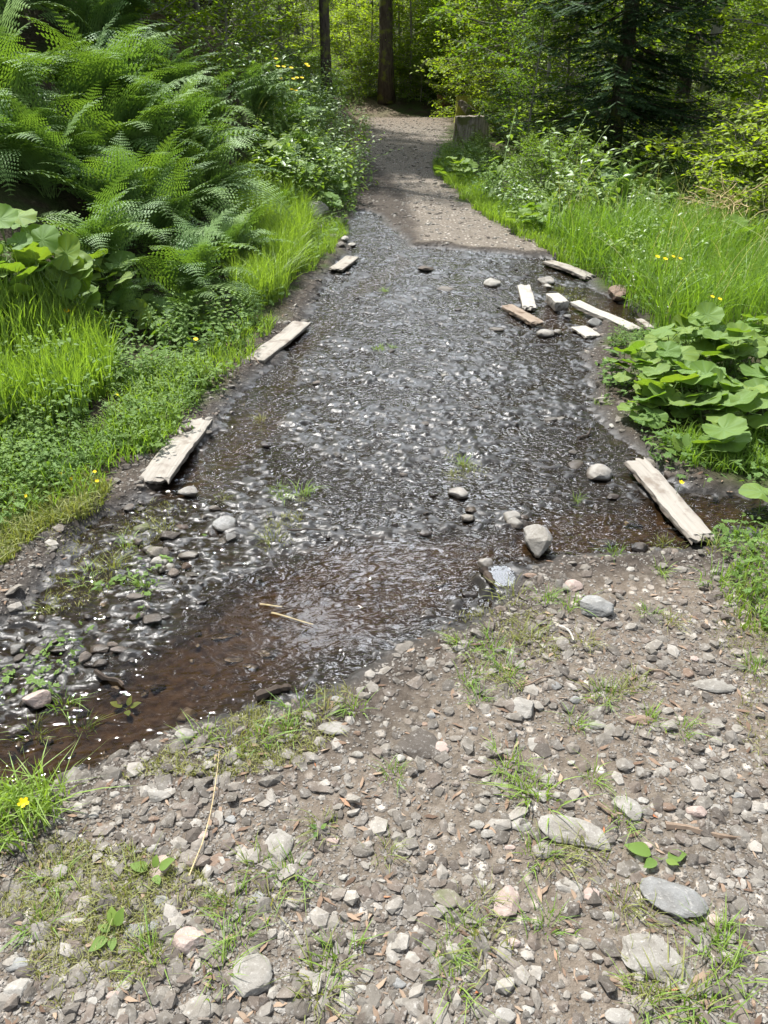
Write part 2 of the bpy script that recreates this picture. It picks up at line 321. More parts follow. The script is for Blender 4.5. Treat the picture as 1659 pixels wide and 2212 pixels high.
# ---------------------------------------------------------------- water film and puddle
def watermat(name, tint, sx, sy, strength, still=False):
    m, t, o = newmat(name); mp = t.nodes.new('ShaderNodeMapping'); mp.inputs['Rotation'].default_value = (0, 0, R(-24))
    mp.inputs['Scale'].default_value = (sx, sy, 1); t.links.new(pos(t), mp.inputs['Vector'])
    wn = t.nodes.new('ShaderNodeTexNoise'); wn.inputs['Scale'].default_value = 1.0; wn.inputs['Detail'].default_value = 1.5; wn.inputs['Distortion'].default_value = 1.6; t.links.new(mp.outputs[0], wn.inputs['Vector'])
    h = math_(t, 'ADD', wn.outputs['Fac'], math_(t, 'MULTIPLY', noise(t, mp.outputs[0], 2.7, 1, .5), .22))
    big = ramp(t, noise(t, pos(t), 2.3, 3, .5), [(.36, .5), (.56, 1.)]) if not still else None
    h = math_(t, 'MULTIPLY', math_(t, 'MULTIPLY', h, big), attr(t, 'rip')) if big is not None else h
    nrm = bump(t, h, strength, .022)
    tr = t.nodes.new('ShaderNodeBsdfTransparent'); tr.inputs['Color'].default_value = (*tint, 1)
    gl = t.nodes.new('ShaderNodeBsdfGlossy'); gl.inputs['Roughness'].default_value = .035; t.links.new(nrm, gl.inputs['Normal'])
    fr = t.nodes.new('ShaderNodeFresnel'); fr.inputs['IOR'].default_value = 1.37; t.links.new(nrm, fr.inputs['Normal'])
    mxs = t.nodes.new('ShaderNodeMixShader'); t.links.new(fr.outputs[0], mxs.inputs[0])
    t.links.new(tr.outputs[0], mxs.inputs[1]); t.links.new(gl.outputs[0], mxs.inputs[2]); t.links.new(mxs.outputs[0], o.inputs['Surface'])
    return m
M_WATER = watermat('water', (.76, .67, .55), 14, 26, .65)
M_PUDDLE = watermat('puddle_water', (.85, .85, .85), 3, 3, .02, True)
def sheet(name, poly, z, step, mat, grow):
    poly = np.array(poly); x0, y0 = poly.min(0)-grow; x1, y1 = poly.max(0)+grow
    xs = np.arange(x0, x1+step, step); ys = np.arange(y0, y1+step, step); X, Y = np.meshgrid(xs, ys)
    d = sdpoly(X, Y, poly); idx = np.arange(X.size).reshape(X.shape)
    Q = np.stack([idx[:-1, :-1], idx[:-1, 1:], idx[1:, 1:], idx[1:, :-1]], -1).reshape(-1, 4)
    q = Q[d.ravel()[Q].max(1) < grow]; u, inv = np.unique(q, return_inverse=True)
    V = np.stack([X.ravel(), Y.ravel(), np.full(X.size, z)], -1)[u]
    rip = .22+.78*sstep(-.10, .12, sdpoly(V[:, 0], V[:, 1], POOL)); return mesh(name, V, inv.reshape(-1, 4), [mat], {'rip': rip}, None, True)
WATER_POLY = np.array([p for p in WET if True])
tag(obj('puddle', sheet('puddle', [(PUD[0]+.05*math.cos(a), PUD[1]+.065*math.sin(a)) for a in np.linspace(0, 6.1, 24)], PUDZ, .01, M_PUDDLE, .005)), 'small still puddle reflecting the white sky', 'puddle', None, 'structure')
tag(obj('water', sheet('water', WATER_POLY, WATERZ, .06, M_WATER, .06)), 'thin brown stream water running over the mud', 'water', None, 'structure')
# ---------------------------------------------------------------- describing where things are
LM = [('the big left plank', -.98, 3.2), ('the middle left plank', -.72, 4.7), ('the right-hand plank across the stream', 1.33, 2.7),
      ('the large pale stone at lower right', *flat(1420, 2040)), ('the dark grey boulder at lower right', *flat(1450, 1925)), ('the long pale stone slab', *flat(1235, 1780)),
      ('the blocky stone standing in the stream', *flat(1163, 1160)), ('the small white puddle', *flat(1085, 1245)), ('the pale stone near the bottom edge', *flat(530, 2085)),
      ('the pinkish stone at lower left', *flat(410, 2030)), ('the plantain at lower left', *flat(235, 2040)), ('the rounded flat stone by the stream edge', *flat(722, 1568)),
      ('the muddy wood lump', *flat(590, 1480)), ('the pink stone at the left edge of the stream', *flat(78, 1490)), ('the four-cornered pale slab', *flat(1265, 712)),
      ('the long white plank in the grass', *flat(1310, 680)), ('the far left plank', *flat(742, 567)), ('the broken far right plank', *flat(1228, 580)), ('the yellow flower at the left edge', *flat(38, 1722)),
      ('the big dry stump', 1.75, 17), ('the round-leaved clump on the right', 1.95, 3.9), ('the pair of wet planks', 1.25, 5.6), ('the heap of pale stones on the left', *flat(680, 470)),
      ('the cluster of round stones left of the water', *flat(370, 1180)), ('the dark grey angular stone', *flat(1287, 1312)), ('the brown bark chip at right', *flat(1380, 1552)),
      ('the bare dirt patch at lower centre', *flat(860, 1860)), ('the bottom right corner', *flat(1600, 2180)), ('the bottom left corner', *flat(60, 2180)), ('the right edge of the photo', *flat(1650, 1500)),
      ('the pale triangular stone', *flat(905, 1600)), ('the mossy dark stone at bottom centre', *flat(965, 1935)), ('the chewed leaf', *flat(1420, 1862))]
USED = {}
def where(x, y, skip=0):
    d = sorted(((math.hypot(x-a, y-b), n, a, b) for n, a, b in LM if math.hypot(x-a, y-b) > .03))[skip]
    dist, n, a, b = d; dx, dy = x-a, y-b; sc = .12+.08*y
    adv = 'just ' if dist < sc else ('' if dist < 3*sc else 'well ')
    if abs(dx) > 1.4*abs(dy): r = 'left of' if dx < 0 else 'right of'
    elif abs(dy) > 1.4*abs(dx): r = 'beyond' if dy > 0 else 'in front of'
    else: r = ('beyond and left of' if dx < 0 else 'beyond and right of') if dy > 0 else ('in front and left of' if dx < 0 else 'in front and right of')
    return f'{adv}{r} {n}'
def autolabel(look, x, y, o, cat, group=None):
    nr = [n for d, n in sorted((math.hypot(x-a, y-b), n) for n, a, b in LM)][:6]
    cand = [f'{look} {where(x, y, k)}' for k in range(3)]+[f'{look} between {a} and {b}' for i, a in enumerate(nr) for b in nr[i+1:]]+[f'{look} {where(x, y, k)}' for k in range(3, 9)]+[f'{z_} {look} {where(x, y, k)}' for z_ in ('one more', 'another', 'yet another') for k in range(4)]
    cand = [c for c in cand if len(c.split()) <= 16]; lb = next((c for c in cand if c not in USED), cand[0])
    USED[lb] = 1; tag(o, lb, cat, group); return lb
# ---------------------------------------------------------------- stones
def ico(n):
    bm = bmesh.new(); bmesh.ops.create_icosphere(bm, subdivisions=n, radius=1); V = np.array([v.co for v in bm.verts]); F = np.array([[v.index for v in f.verts] for f in bm.faces]); bm.free(); return V, F
ICO = {k: ico(k) for k in (1, 2, 3, 4)}
def rockv(seed, lvl, cuts=9, rough=.10, depth=(.55, .85)):
    r = np.random.default_rng(seed); V, F = ICO[lvl]; V = V.copy()
    for k in range(cuts):
        n = r.standard_normal(3); n /= np.linalg.norm(n); d = r.uniform(*depth); s = V@n-d; V -= np.maximum(s, 0)[:, None]*n*.97
    V = V*(1+rough*(fbm(V[:, 0]*1.7+seed, V[:, 1]*1.7+V[:, 2]*1.3, 3)[:, None]))
    if lvl >= 3: V = V*(1+.045*fbm(V[:, 0]*6+seed, V[:, 1]*6+V[:, 2]*5, 3)[:, None])
    V = V-(V.max(0)+V.min(0))/2; return V/np.abs(V).max(0), F
def rockmat(name, stops, wet=0., moss=0.):
    m, t, o = newmat(name); P = pos(t); oc = obco(t)
    n1, n2, n3 = noise(t, P, 22, 5, .65), noise(t, P, 90, 4, .7), noise(t, P, 9, 3)
    base = ramp(t, math_(t, 'ADD', math_(t, 'MULTIPLY', orand(t), .5), math_(t, 'MULTIPLY', attr(t, 'rnd'), .999)), stops)
    c = mixc(t, ramp(t, n1, [(.32, .75), (.62, 0.)]), base, mixc(t, 1., base, (.52, .49, .45), 'MULTIPLY'))
    c = mixc(t, ramp(t, n2, [(.55, 0.), (.72, .5)]), c, (.42, .40, .37) if wet < .5 else (.12, .11, .10))
    if moss: c = mixc(t, ramp(t, n3, [(.5, 0.), (.62, moss)]), c, (.07, .09, .025))
    h = math_(t, 'ADD', n1, math_(t, 'MULTIPLY', n2, .55)); sz = t.nodes.new('ShaderNodeSeparateXYZ'); t.links.new(P, sz.inputs[0]); wl = ramp(t, math_(t, 'MULTIPLY_ADD', sz.outputs['Z'], 20., 1.0), [(.40, 1.), (.56, 0.)]); c = mixc(t, wl, c, mixc(t, 1., c, (.30, .27, .24), 'MULTIPLY'))
    princ(t, o, c, math_(t, 'MULTIPLY_ADD', wl, -.5, .85-.1*wet), .25+.1*wet, bump(t, h, .7, .006)); return m
DRYST = [(0, (.175, .160, .138)), (.25, (.105, .093, .079)), (.45, (.215, .198, .172)), (.6, (.14, .114, .094)), (.8, (.082, .071, .060)), (1., (.275, .255, .225))]
M_ROCK = rockmat('stone', DRYST); M_WETROCK = rockmat('wet_stone', [(0, (.055, .045, .037)), (.5, (.085, .072, .06)), (1, (.12, .10, .085))], .8)
M_GREY = rockmat('grey_stone', [(0, (.18, .18, .175)), (1, (.23, .23, .22))]); M_PALE = rockmat('pale_stone', [(0, (.215, .203, .180)), (1, (.265, .250, .225))])
M_PINK = rockmat('pink_stone', [(0, (.30, .235, .205)), (1, (.36, .285, .25))]); M_BROWN = rockmat('brown_stone', [(0, (.16, .115, .085)), (1, (.22, .155, .115))])
M_GRIT = rockmat('grit', [(0, (.10, .09, .078)), (.5, (.15, .135, .118)), (1, (.21, .195, .175))]); M_MOSSY = rockmat('mossy_stone', [(0, (.13, .12, .10)), (1, (.17, .15, .12))], 0, .8); M_WHITE = rockmat('white_stone', [(0, (.28, .268, .24)), (1, (.33, .316, .285))])
SM = {'n': (M_ROCK, 'warm grey'), 'w': (M_WETROCK, 'dark wet'), 'g': (M_GREY, 'dark grey'), 'p': (M_PALE, 'pale grey'), 'k': (M_PINK, 'pinkish'), 'b': (M_BROWN, 'brown'), 'm': (M_MOSSY, 'mossy'), 'l': (M_WHITE, 'whitish')}
NST = [0]
def stone(u, v, wp, hp, t='n', rot=None, tall=.5, lift=0., label=None, seed=None, z=None):
    NST[0] += 1; seed = seed or NST[0]*3+1; r = random.Random(seed)
    x, y, zz, tt = hit(u, v+hp*.25)
    ppm = FPX/(tt); th = math.atan2(CAMH, y); rx = wp/2/ppm; ry = max(hp/2/ppm/math.sin(th)*.80, rx*.45); ry = min(ry, rx*1.9); rz = min(rx, ry)*tall
    big = wp > 70; lvl = 4 if big else (3 if wp > 26 else 2)
    V, F = rockv(seed, lvl, 10 if tall >= .5 else 7)
    V = V*np.array([rx, ry, rz]); V = V@rotm(r.uniform(-.08, .08), r.uniform(-.08, .08), 0.0).T
    me = mesh('stone', V, F, [SM[t][0]], {'rnd': np.full(len(V), r.uniform(0, .5))}, None, False)
    zb = hz(x, y)
    if t != 'w': zb = max(zb, WATERZ-.004) if y > 1.8 else zb
    o = obj('stone', me, None, (x, y, zb+rz*(.42+lift)), (0, 0, rot if rot is not None else 0.0))
    look = SM[t][1]; szn = 'large' if rx > .06 else ('small' if rx < .025 else 'medium')
    shp = 'flat' if tall < .4 else ('angular' if seed % 2 else 'rounded')
    if label: tag(o, label, 'stone', 'loose stones on the track'); USED[label] = 1
    else: autolabel(f'{szn} {look} {shp} stone', x, y, o, 'stone', 'loose stones on the track')
    SPOTS.append((x, y, max(rx, ry))); return o
SPOTS = []
MANUAL = [(1163,1150,58,60,'p',.2,1.0,.25,'pale blocky stone standing in the stream with a dark wet foot'),
(1296,1000,56,36,'p',-.4,.6,0,'pale stone beside the upper end of the right plank'),(991,1048,44,24,'p',0,.55,0,'pale stone on mud above the stone pair in mid stream'),
(1020,1083,28,17,'n'),(1012,1100,30,18,'n'),(1106,1097,40,26,'p'),(1113,1110,36,24,'p'),(1134,1098,24,15,'n'),
(1287,1312,72,44,'g',-.35,.7,.1,'dark grey angular stone at the edge between gravel and puddle'),(405,1043,42,26,'p',-.3,.6,.1,'grey stone at the near end of the big left plank'),
(483,1108,54,38,'g',.3,.35),(302,1122,38,24,'m'),(318,1165,28,22,'p'),(345,1190,42,26,'p'),(333,1178,36,26,'m'),(405,1176,46,22,'p'),(366,1140,48,18,'n'),(412,1222,30,14,'n'),(372,1222,26,20,'n'),(364,1205,22,16,'l'),(390,1118,30,14,'b'),(462,1080,25,12,'n'),(437,1100,18,14,'n'),(478,1150,22,20,'n'),(496,1140,26,22,'g'),(400,1200,22,18,'b'),(346,1210,20,22,'m'),
(325,1315,46,30,'w',0,.3),(474,1336,60,22,'w',0,.4),(575,1370,50,30,'w',0,.4),(210,1381,46,22,'n'),(76,1490,60,42,'k',.3,.8,.1,'big pinkish stone at the left edge of the stream'),(74,1383,26,28,'p'),(30,1374,36,32,'g'),(160,1497,50,30,'w'),(396,1502,46,40,'p',.6,.6,0,'pale stone tilted in the brown stream'),(500,1391,44,14,'w',0,.3),(536,1408,40,14,'w',0,.4),(18,1488,30,20,'g'),(8,1430,30,18,'p'),(40,1440,18,12,'n'),(82,1425,22,14,'g'),(220,1275,24,26,'w'),(290,1272,40,16,'w'),(240,1375,26,12,'n'),(120,1385,40,14,'w'),(280,1403,20,14,'w'),(190,1415,26,14,'w'),
(725,1567,78,34,'p',0,.35,0,'pale oval flat stone at the lower stream edge'),(405,1585,50,40,'p',.4,.6,0,'pale rounded stone below the stream edge'),(625,1590,26,20,'p'),(450,1560,30,16,'n'),(560,1565,20,16,'g'),
(602,1815,62,82,'p',-.3,.3,0,'pale flat squarish stone in the gravel at centre left'),(693,1695,64,28,'n',-.2),(345,1715,58,36,'p',0,.5),(346,1868,50,52,'k',0,.5),(460,1852,30,56,'b',-.6,.4),(905,1592,86,76,'n',-.5,.22,0,'pale worn triangular stone sunk in the gravel'),(948,1610,44,34,'k',0,.3),(1130,1522,54,52,'p',.3,.5),(1040,1665,54,26,'n',0,.4),(1350,1645,40,32,'n',0,.6),(1240,1790,158,58,'p',-.3,.30,0,'long pale tapering stone slab lying in a grass tuft'),(1172,1830,46,38,'n',0,.5),(1352,1737,66,56,'p',-.5,.4),(1125,1778,46,32,'p',0,.4),(1502,1752,46,30,'k',0,.7),
(1452,1925,142,92,'g',-.45,.42,0,'big dark grey boulder half buried at lower right'),(1420,2042,150,112,'p',-.35,.30,0,'big smooth pale boulder half buried at lower right'),(1540,1478,92,26,'p',-.1,.35),(1380,1552,60,26,'b',0,.45,0,'reddish brown bark chip shaped stone at right'),(1200,1480,26,20,'g'),
(556,1935,36,34,'g',.3,.6),(411,2028,68,60,'k',.1,.55,0,'pinkish rounded stone at lower left'),(310,2008,76,34,'g',.2,.4),(545,2085,90,100,'p',.1,.30,0,'pale l-shaped stone near the bottom edge left of centre'),(430,2170,80,60,'n',0,.35),(668,2110,56,40,'p',-.3,.5),(655,2175,40,46,'n'),(795,2092,28,32,'p'),(966,1935,66,46,'m',0,.35),(1095,1932,50,90,'k',-.5,.4),(1228,1905,62,32,'p',-.2,.35),(1278,1922,36,34,'k'),(785,1834,46,32,'n'),(45,2130,64,54,'p',.4,.5),(40,2080,60,34,'g'),(60,2095,50,36,'w'),(162,2040,44,40,'n'),(230,2080,30,30,'n'),(930,1305,34,20,'w',0,.6),(958,1232,40,16,'w',0,.6),(1050,1197,36,24,'p',0,.7),(932,1298,44,30,'w',0,.4),(1090,1165,22,12,'w'),(885,1150,16,22,'w'),(920,1134,30,14,'w'),(1385,1160,38,26,'w',0,.7),(1370,1106,44,16,'w'),(1300,1145,54,22,'w',0,.3),(1326,1054,30,16,'w'),(1016,1262,36,18,'w',0,.6),(1240,1262,40,26,'k',0,.5),(1146,1240,36,12,'b',0,.4),
(683,462,58,26,'p',0,.7,.1,'largest pale stone on the heap at the left verge'),(702,474,26,16,'l'),(664,455,30,18,'p'),(690,488,24,12,'l'),(715,485,20,12,'p'),(675,500,20,12,'n'),(730,497,16,8,'l'),(745,515,18,8,'l'),(720,513,24,10,'n'),(700,520,26,10,'n'),(760,520,18,8,'p'),(735,530,20,8,'n'),(1335,634,36,22,'b',0,.9,.1,'brown boulder among the grass beyond the long white plank'),(1064,602,40,14,'l',0,.5),(1180,597,34,14,'p',0,.5),(1183,608,18,8,'l'),(920,574,34,9,'n',0,.4),(966,612,46,10,'n',0,.3),(1180,709,44,14,'p',0,.5),(1204,704,20,10,'p'),(1285,688,20,18,'g',.6,1.2,.2,'small grey stone leaning on the long white plank'),(1226,670,18,12,'g'),(1196,890,40,7,'p',0,.5),(1212,890,22,8,'p'),(1323,908,12,12,'l'),(1073,700,36,7,'n',0,.3),(1032,864,16,7,'l'),(960,798,14,6,'l'),(918,902,20,8,'w'),(1238,960,18,12,'p'),(1245,982,30,24,'n',-.6,.3),
(1385,1448,26,22,'n'),(1350,1435,24,18,'n'),(1486,1450,22,24,'b'),(1290,1560,40,22,'p'),(1160,1600,40,40,'p',0,.25),(850,1755,26,18,'n'),(1030,1780,36,24,'p'),(1055,1798,36,24,'p'),(1000,1858,24,22,'n'),(975,1778,20,16,'n'),(745,1865,24,20,'n'),(1598,1885,36,24,'p'),(1635,1905,30,22,'n'),(1620,1770,30,18,'n'),(1540,1985,30,26,'k'),(1320,1975,36,22,'p'),(1235,1960,38,26,'p'),(1160,1995,28,20,'n'),(1240,2040,26,20,'p'),(1270,2030,36,28,'n'),(1075,1880,30,22,'n'),(940,1905,28,22,'n'),(860,2120,36,26,'g'),(870,2165,36,20,'n'),(1050,2110,34,30,'n'),(1130,2140,30,26,'n'),(1275,2065,24,18,'n'),(1340,2190,70,40,'p',0,.4),(1090,2195,50,36,'p'),(180,1760,26,22,'n'),(130,1755,20,40,'n',.3,.4),(100,1890,44,24,'n'),(250,1720,22,16,'p'),(385,1740,30,20,'n'),(440,1730,24,18,'n'),(500,1770,26,20,'g'),(640,1880,20,18,'n'),(350,1945,30,26,'g'),(205,1760,22,18,'p'),(120,2000,36,24,'n'),(60,1940,30,22,'p')]
for a in MANUAL: stone(*a)
r_ = random.Random(3); n_ = 0
while n_ < 118:
    v = 1230+(r_.random()**.75)*970; u = r_.uniform(20, 1640); edge = np.interp(u, [0, 400, 800, 1000, 1130, 1200, 1640], [1750, 1610, 1470, 1350, 1270, 1210, 1170])
    if v < edge+10: continue
    p = flat(u, v); s = r_.uniform(18, 34)*(.62+.5*(v-1200)/1000)
    if any(math.hypot(p[0]-a, p[1]-b) < c+s/FPX for a, b, c in SPOTS): continue
    stone(u, v, s, s*r_.uniform(.5, .85), r_.choice('nnppkgnlb'), 0, r_.uniform(.35, .75)); n_ += 1
# ---------------------------------------------------------------- gravel (uncountable small stones)
def gravel(n, smin, smax, lvl, seed, pw, ymax=9, name='gravel', label='', wetonly=False):
    r = np.random.default_rng(seed); y = .55*(ymax/.55)**(r.random(n*3)**.92); x = r.uniform(-1, 1, n*3)*(.66*y+.9)
    wet, st = masks(x, y); off = np.maximum(xl(y)-x, x-xr(y))
    cl = fbm(x*2.3, y*2.3, 3)
    dens = (1-wet)*(sstep(.08, -.15, off))*(.55+1.2*cl+.25)
    if wetonly: dens = wet*(off < .1)*(.12+.5*np.maximum(cl, 0)+.6*(sstep(-.2, -1.2, x-0)*(y < 3.2)))*.6
    k = r.random(n*3) < dens; x, y = x[k][:n], y[k][:n]; n = len(x)
    s = smin*(smax/smin)**(r.random(n)**pw)*np.clip(.75+.10*y, .8, 1.6); g = G(); z = Hfull(x, y)
    for q in range(14):
        m = (np.arange(n) % 14) == q; V, F = rockv(500+q+seed, lvl, 6, .15, (.5, .85)); k = m.sum()
        sc = s[m][:, None]*np.stack([r.uniform(.8, 1.45, k), r.uniform(.65, 1.1, k), r.uniform(.32, .6, k)], -1)
        M = rotm(r.normal(0, .25, k), r.normal(0, .25, k), r.uniform(0, 6.28, k))*sc[:, None, :]
        P, FF = stamp(V, F, M, np.stack([x[m], y[m], z[m]+s[m]*.10], -1)); g.add(P, FF, np.repeat(r.random(k), len(V)))
    o = obj(name, g.mesh(name, [M_WETROCK if wetonly else (M_GRIT if lvl == 0 else M_ROCK)], False)); tag(o, label, 'gravel', None, 'stuff')
ICO0 = np.array([(-1,-.8,-.5),(1,-.9,-.4),(.9,1,-.6),(-.8,.9,-.5),(-.6,-.6,.7),(.7,-.5,.9),(.5,.7,.8),(-.7,.6,.6)]); 
ICO[0] = (ICO0, np.array([(0,2,1),(0,3,2),(4,5,6),(4,6,7),(0,1,5),(0,5,4),(1,2,6),(1,6,5),(2,3,7),(2,7,6),(3,0,4),(3,4,7)]))
gravel(13000, .0042, .027, 1, 21, 2.5, 7, 'gravel', 'grey and pinkish gravel strewn over the dry track')
gravel(60000, .0020, .0062, 0, 22, 1.3, 6, 'grit', 'fine grit between the larger gravel stones')
gravel(2600, .006, .026, 2, 23, 1.6, 8, 'wet_gravel', 'small dark wet stones scattered in the mud', True)
def chips():        # far path stones
    r = np.random.default_rng(9); n = 4200; y = r.uniform(6.8, 27, n); x = xl(y)+(xr(y)-xl(y))*r.random(n); wet, st = masks(x, y); k = r.random(n) < (1-wet)*.9; x, y = x[k], y[k]; n = len(x)
    V, F = ICO[0]; s = .006*(4.5)**(r.random(n)**2.2); M = rotm(0, 0, r.uniform(0, 6.3, n))*(s[:, None]*np.array([1.3, .9, .45]))[:, None, :]
    P, FF = stamp(V, F, M, np.stack([x, y, Hfull(x, y)+s*.2], -1)); g = G(); g.add(P, FF, np.repeat(r.random(n), 8))
    tag(obj('stone_chips', g.mesh('stone_chips', [M_ROCK])), 'small stones dotting the far dirt track', 'stone chips', None, 'stuff')
chips()
# ---------------------------------------------------------------- wood: planks, sticks, stumps
def woodmat(name, a, b, stain=.5, sc=1.):
    m, t, o = newmat(name); oc = obco(t); mp = t.nodes.new('ShaderNodeMapping'); mp.inputs['Scale'].default_value = (2.2*sc, 46*sc, 30*sc); t.links.new(oc, mp.inputs['Vector'])
    g1 = noise(t, mp.outputs[0], 1.6, 6, .7); g2 = noise(t, pos(t), 9, 4, .6); g3 = noise(t, pos(t), 26, 3, .6)
    c = ramp(t, g1, [(.25, tuple(np.array(b)*.7)), (.42, tuple(np.array(b)*.5+np.array(a)*.5)), (.62, a), (.85, tuple(np.array(a)*.88))])
    c = mixc(t, ramp(t, g2, [(.54, 0.), (.64, stain)]), c, (.085, .055, .035)); c = mixc(t, ramp(t, g3, [(.6, 0.), (.72, stain*.7)]), c, (.16, .11, .08))
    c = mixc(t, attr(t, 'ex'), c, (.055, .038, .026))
    princ(t, o, c, .85, .2, bump(t, math_(t, 'ADD', g1, math_(t, 'MULTIPLY', g3, .4)), .6, .003)); return m
M_PLANK = woodmat('weathered_wood', (.285, .262, .228), (.19, .17, .142)); M_PLANKD = woodmat('wet_wood', (.24, .19, .145), (.14, .108, .08), .85); M_PLANKL = woodmat('sunbleached_wood', (.35, .33, .29), (.25, .23, .198), .25)
def plank(q, th, mat, label, name='plank', ragged=.012, drop=0., zt=None, tiltx=0.):
    pts = []; zt = zt if zt is not None else .0
    for u, v in q:
        p = flat(u, v, zt); pts.append(np.array(p))
    a, b, c, d = pts; m1 = (a+b)/2; m2 = (c+d)/2; ax = m2-m1; L = np.linalg.norm(ax); ax /= L; nrm = np.array([-ax[1], ax[0]])
    W = (abs((b-a)@nrm)+abs((c-d)@nrm))/2; ctr = (m1+m2)/2; g = G(); nx, ny, nz = 48, 12, 3; sd = int(abs(q[0][0]))
    def P(i, j, k):
        s = i/nx; e = j/ny; x = (s-.5)*L; y = (e-.5)*W; z = (k/nz-.5)*th
        if i in (0, nx): x += ragged*2.2*(vnoise(np.array(e*7.+sd+i), np.array(k*.9+.3)))*(1 if i else 1)
        if j in (0, ny): y += .004*vnoise(np.array(s*16.+sd+j), np.array(k*.8))*2; z += 0
        z += .006*math.sin(s*5+sd)*(1 if L > .5 else .3)+.003*float(vnoise(np.array(s*6.), np.array(e*3.+sd)))
        if k == nz and (j in (0, ny) or i in (0, nx)): z -= .004
        return (x, float(y), z)
    grid = {}; V = []; F = []; ex = []
    def vid(i, j, k):
        if (i, j, k) not in grid: grid[(i, j, k)] = len(V); V.append([float(t) for t in P(i, j, k)]); ex.append(.75 if k == 0 else (.55 if k == 1 else (.15 if k == 2 else 0)))  # ex: side shading painted into the wood colour, darker toward the underside
        return grid[(i, j, k)]
    def quad(p, q_, r, s): F.append((p, q_, r)); F.append((p, r, s))
    for i in range(nx):
        for j in range(ny):
            quad(vid(i, j, nz), vid(i+1, j, nz), vid(i+1, j+1, nz), vid(i, j+1, nz)); quad(vid(i, j, 0), vid(i, j+1, 0), vid(i+1, j+1, 0), vid(i+1, j, 0))
        for k in range(nz):
            quad(vid(i, 0, k), vid(i+1, 0, k), vid(i+1, 0, k+1), vid(i, 0, k+1)); quad(vid(i, ny, k), vid(i, ny, k+1), vid(i+1, ny, k+1), vid(i+1, ny, k))
    for j in range(ny):
        for k in range(nz):
            quad(vid(0, j, k), vid(0, j, k+1), vid(0, j+1, k+1), vid(0, j+1, k)); quad(vid(nx, j, k), vid(nx, j+1, k), vid(nx, j+1, k+1), vid(nx, j, k+1))
    g.add(V, F, 0, ex); me = g.mesh(name, [mat], False)
    o = obj(name, me, None, (ctr[0], ctr[1], zt-th/2), (tiltx, 0, math.atan2(ax[1], ax[0]))); SPOTS.append((ctr[0], ctr[1], .1)); PL.append((ctr, ax, L/2, W/2))
    return tag(o, label, 'plank', 'planks laid around the wet patch')
PL = []
plank([(302,1031),(362,1037),(459,903),(398,902)], .026, M_PLANK, 'widest pale weathered plank on the left with a rotted near end', zt=.008, ragged=.022)
plank([(529,773),(571,781),(667,697),(636,690)], .022, M_PLANK, 'middle left plank, long and pale with a split near edge', zt=.006)
plank([(712,577),(738,583),(773,556),(750,551)], .022, M_PLANK, 'farthest left plank, short and grey by the gravel', zt=.008)
plank([(1345,988),(1400,998),(1553,1156),(1487,1153)], .028, M_PLANK, 'right-hand plank with dark mud stain crossing the stream mouth', zt=.012, ragged=.025)
plank([(1117,613),(1146,614),(1158,663),(1130,660)], .03, M_PLANKL, 'short pale plank pointing down the track at right', zt=.0, ragged=.03)
plank([(1079,656),(1110,659),(1177,693),(1147,697)], .03, M_PLANKD, 'dark wet plank lying in front of the short pale one', zt=-.004, ragged=.02)
plank([(1180,633),(1207,632),(1226,647),(1203,655)], .07, M_PLANKL, 'thick stubby wooden block at the top of the long plank', 'wooden_block', zt=.035)
plank([(1229,648),(1255,648),(1384,707),(1359,712)], .03, M_PLANKL, 'long sun-bleached plank running into the right grass', zt=.01)
plank([(1174,563),(1196,560),(1284,592),(1262,596)], .03, M_PLANK, 'farthest right plank, old and cracked by the verge', zt=.01, ragged=.04)
plank([(1237,709),(1263,699),(1294,721),(1270,728)], .018, M_PLANKL, 'pale four-cornered slab lying below the long plank', 'board_offcut', zt=-.01, ragged=.01)
plank([(1376,690),(1384,686),(1412,704),(1404,709)], .02, M_PLANK, 'narrow board half hidden in grass beside the long plank', zt=.03)
def stick(u1, v1, u2, v2, r, mat, label, lift=.01, bend=.03, name='stick', cat='stick', z0=None):
    a = hit(u1, v1); b = hit(u2, v2); n = 9; g = G(); P = []
    for i in range(n):
        s = i/(n-1); x = a[0]+(b[0]-a[0])*s+bend*math.sin(s*3.1)*.3; y = a[1]+(b[1]-a[1])*s+bend*math.sin(s*5.0+u1)*.3
        P.append((x, y, max(hz(x, y), WATERZ-.004 if z0 is None else z0)+lift+r*.3))
    rr = [r*(1-.45*i/(n-1))*(1+.25*math.sin(i*2.3+u1)) for i in range(n)]
    c = np.array(P[0]); tube(g, np.array(P)-c, rr, 7 if r > .01 else 5); return tag(obj(name, g.mesh(name, [mat]), None, tuple(c)), label, cat)
M_STICK = woodmat('bark_wood', (.20, .15, .11), (.12, .085, .06), .5); M_STRAW = woodmat('dry_stalk', (.50, .40, .22), (.36, .27, .15), .1); M_DEAD = woodmat('dead_wood', (.50, .47, .42), (.36, .33, .29), .1); M_MUDWOOD = woodmat('muddy_wood', (.060, .046, .036), (.035, .027, .02), .4)
stick(552, 1490, 628, 1470, .017, M_MUDWOOD, 'muddy lump of wood at the lower stream bank', .008, name='driftwood')
stick(1045, 1240, 1062, 1270, .016, M_MUDWOOD, 'black muddy clod beside the small white puddle', .012, name='mud_clod', cat='mud clod')
stick(585, 1308, 675, 1333, .0028, M_STRAW, 'tan dry stalk floating on the brown stream', bend=.006); stick(560, 1290, 608, 1296, .003, M_STRAW, 'short orange stalk above the tan floating stalk', bend=.004)
stick(570, 1306, 655, 1300, .004, M_MUDWOOD, 'dark thin twig crossing the tan stalk in the stream'); stick(205, 1440, 262, 1470, .009, M_MUDWOOD, 'dark crooked stick at the left side of the stream', .012)
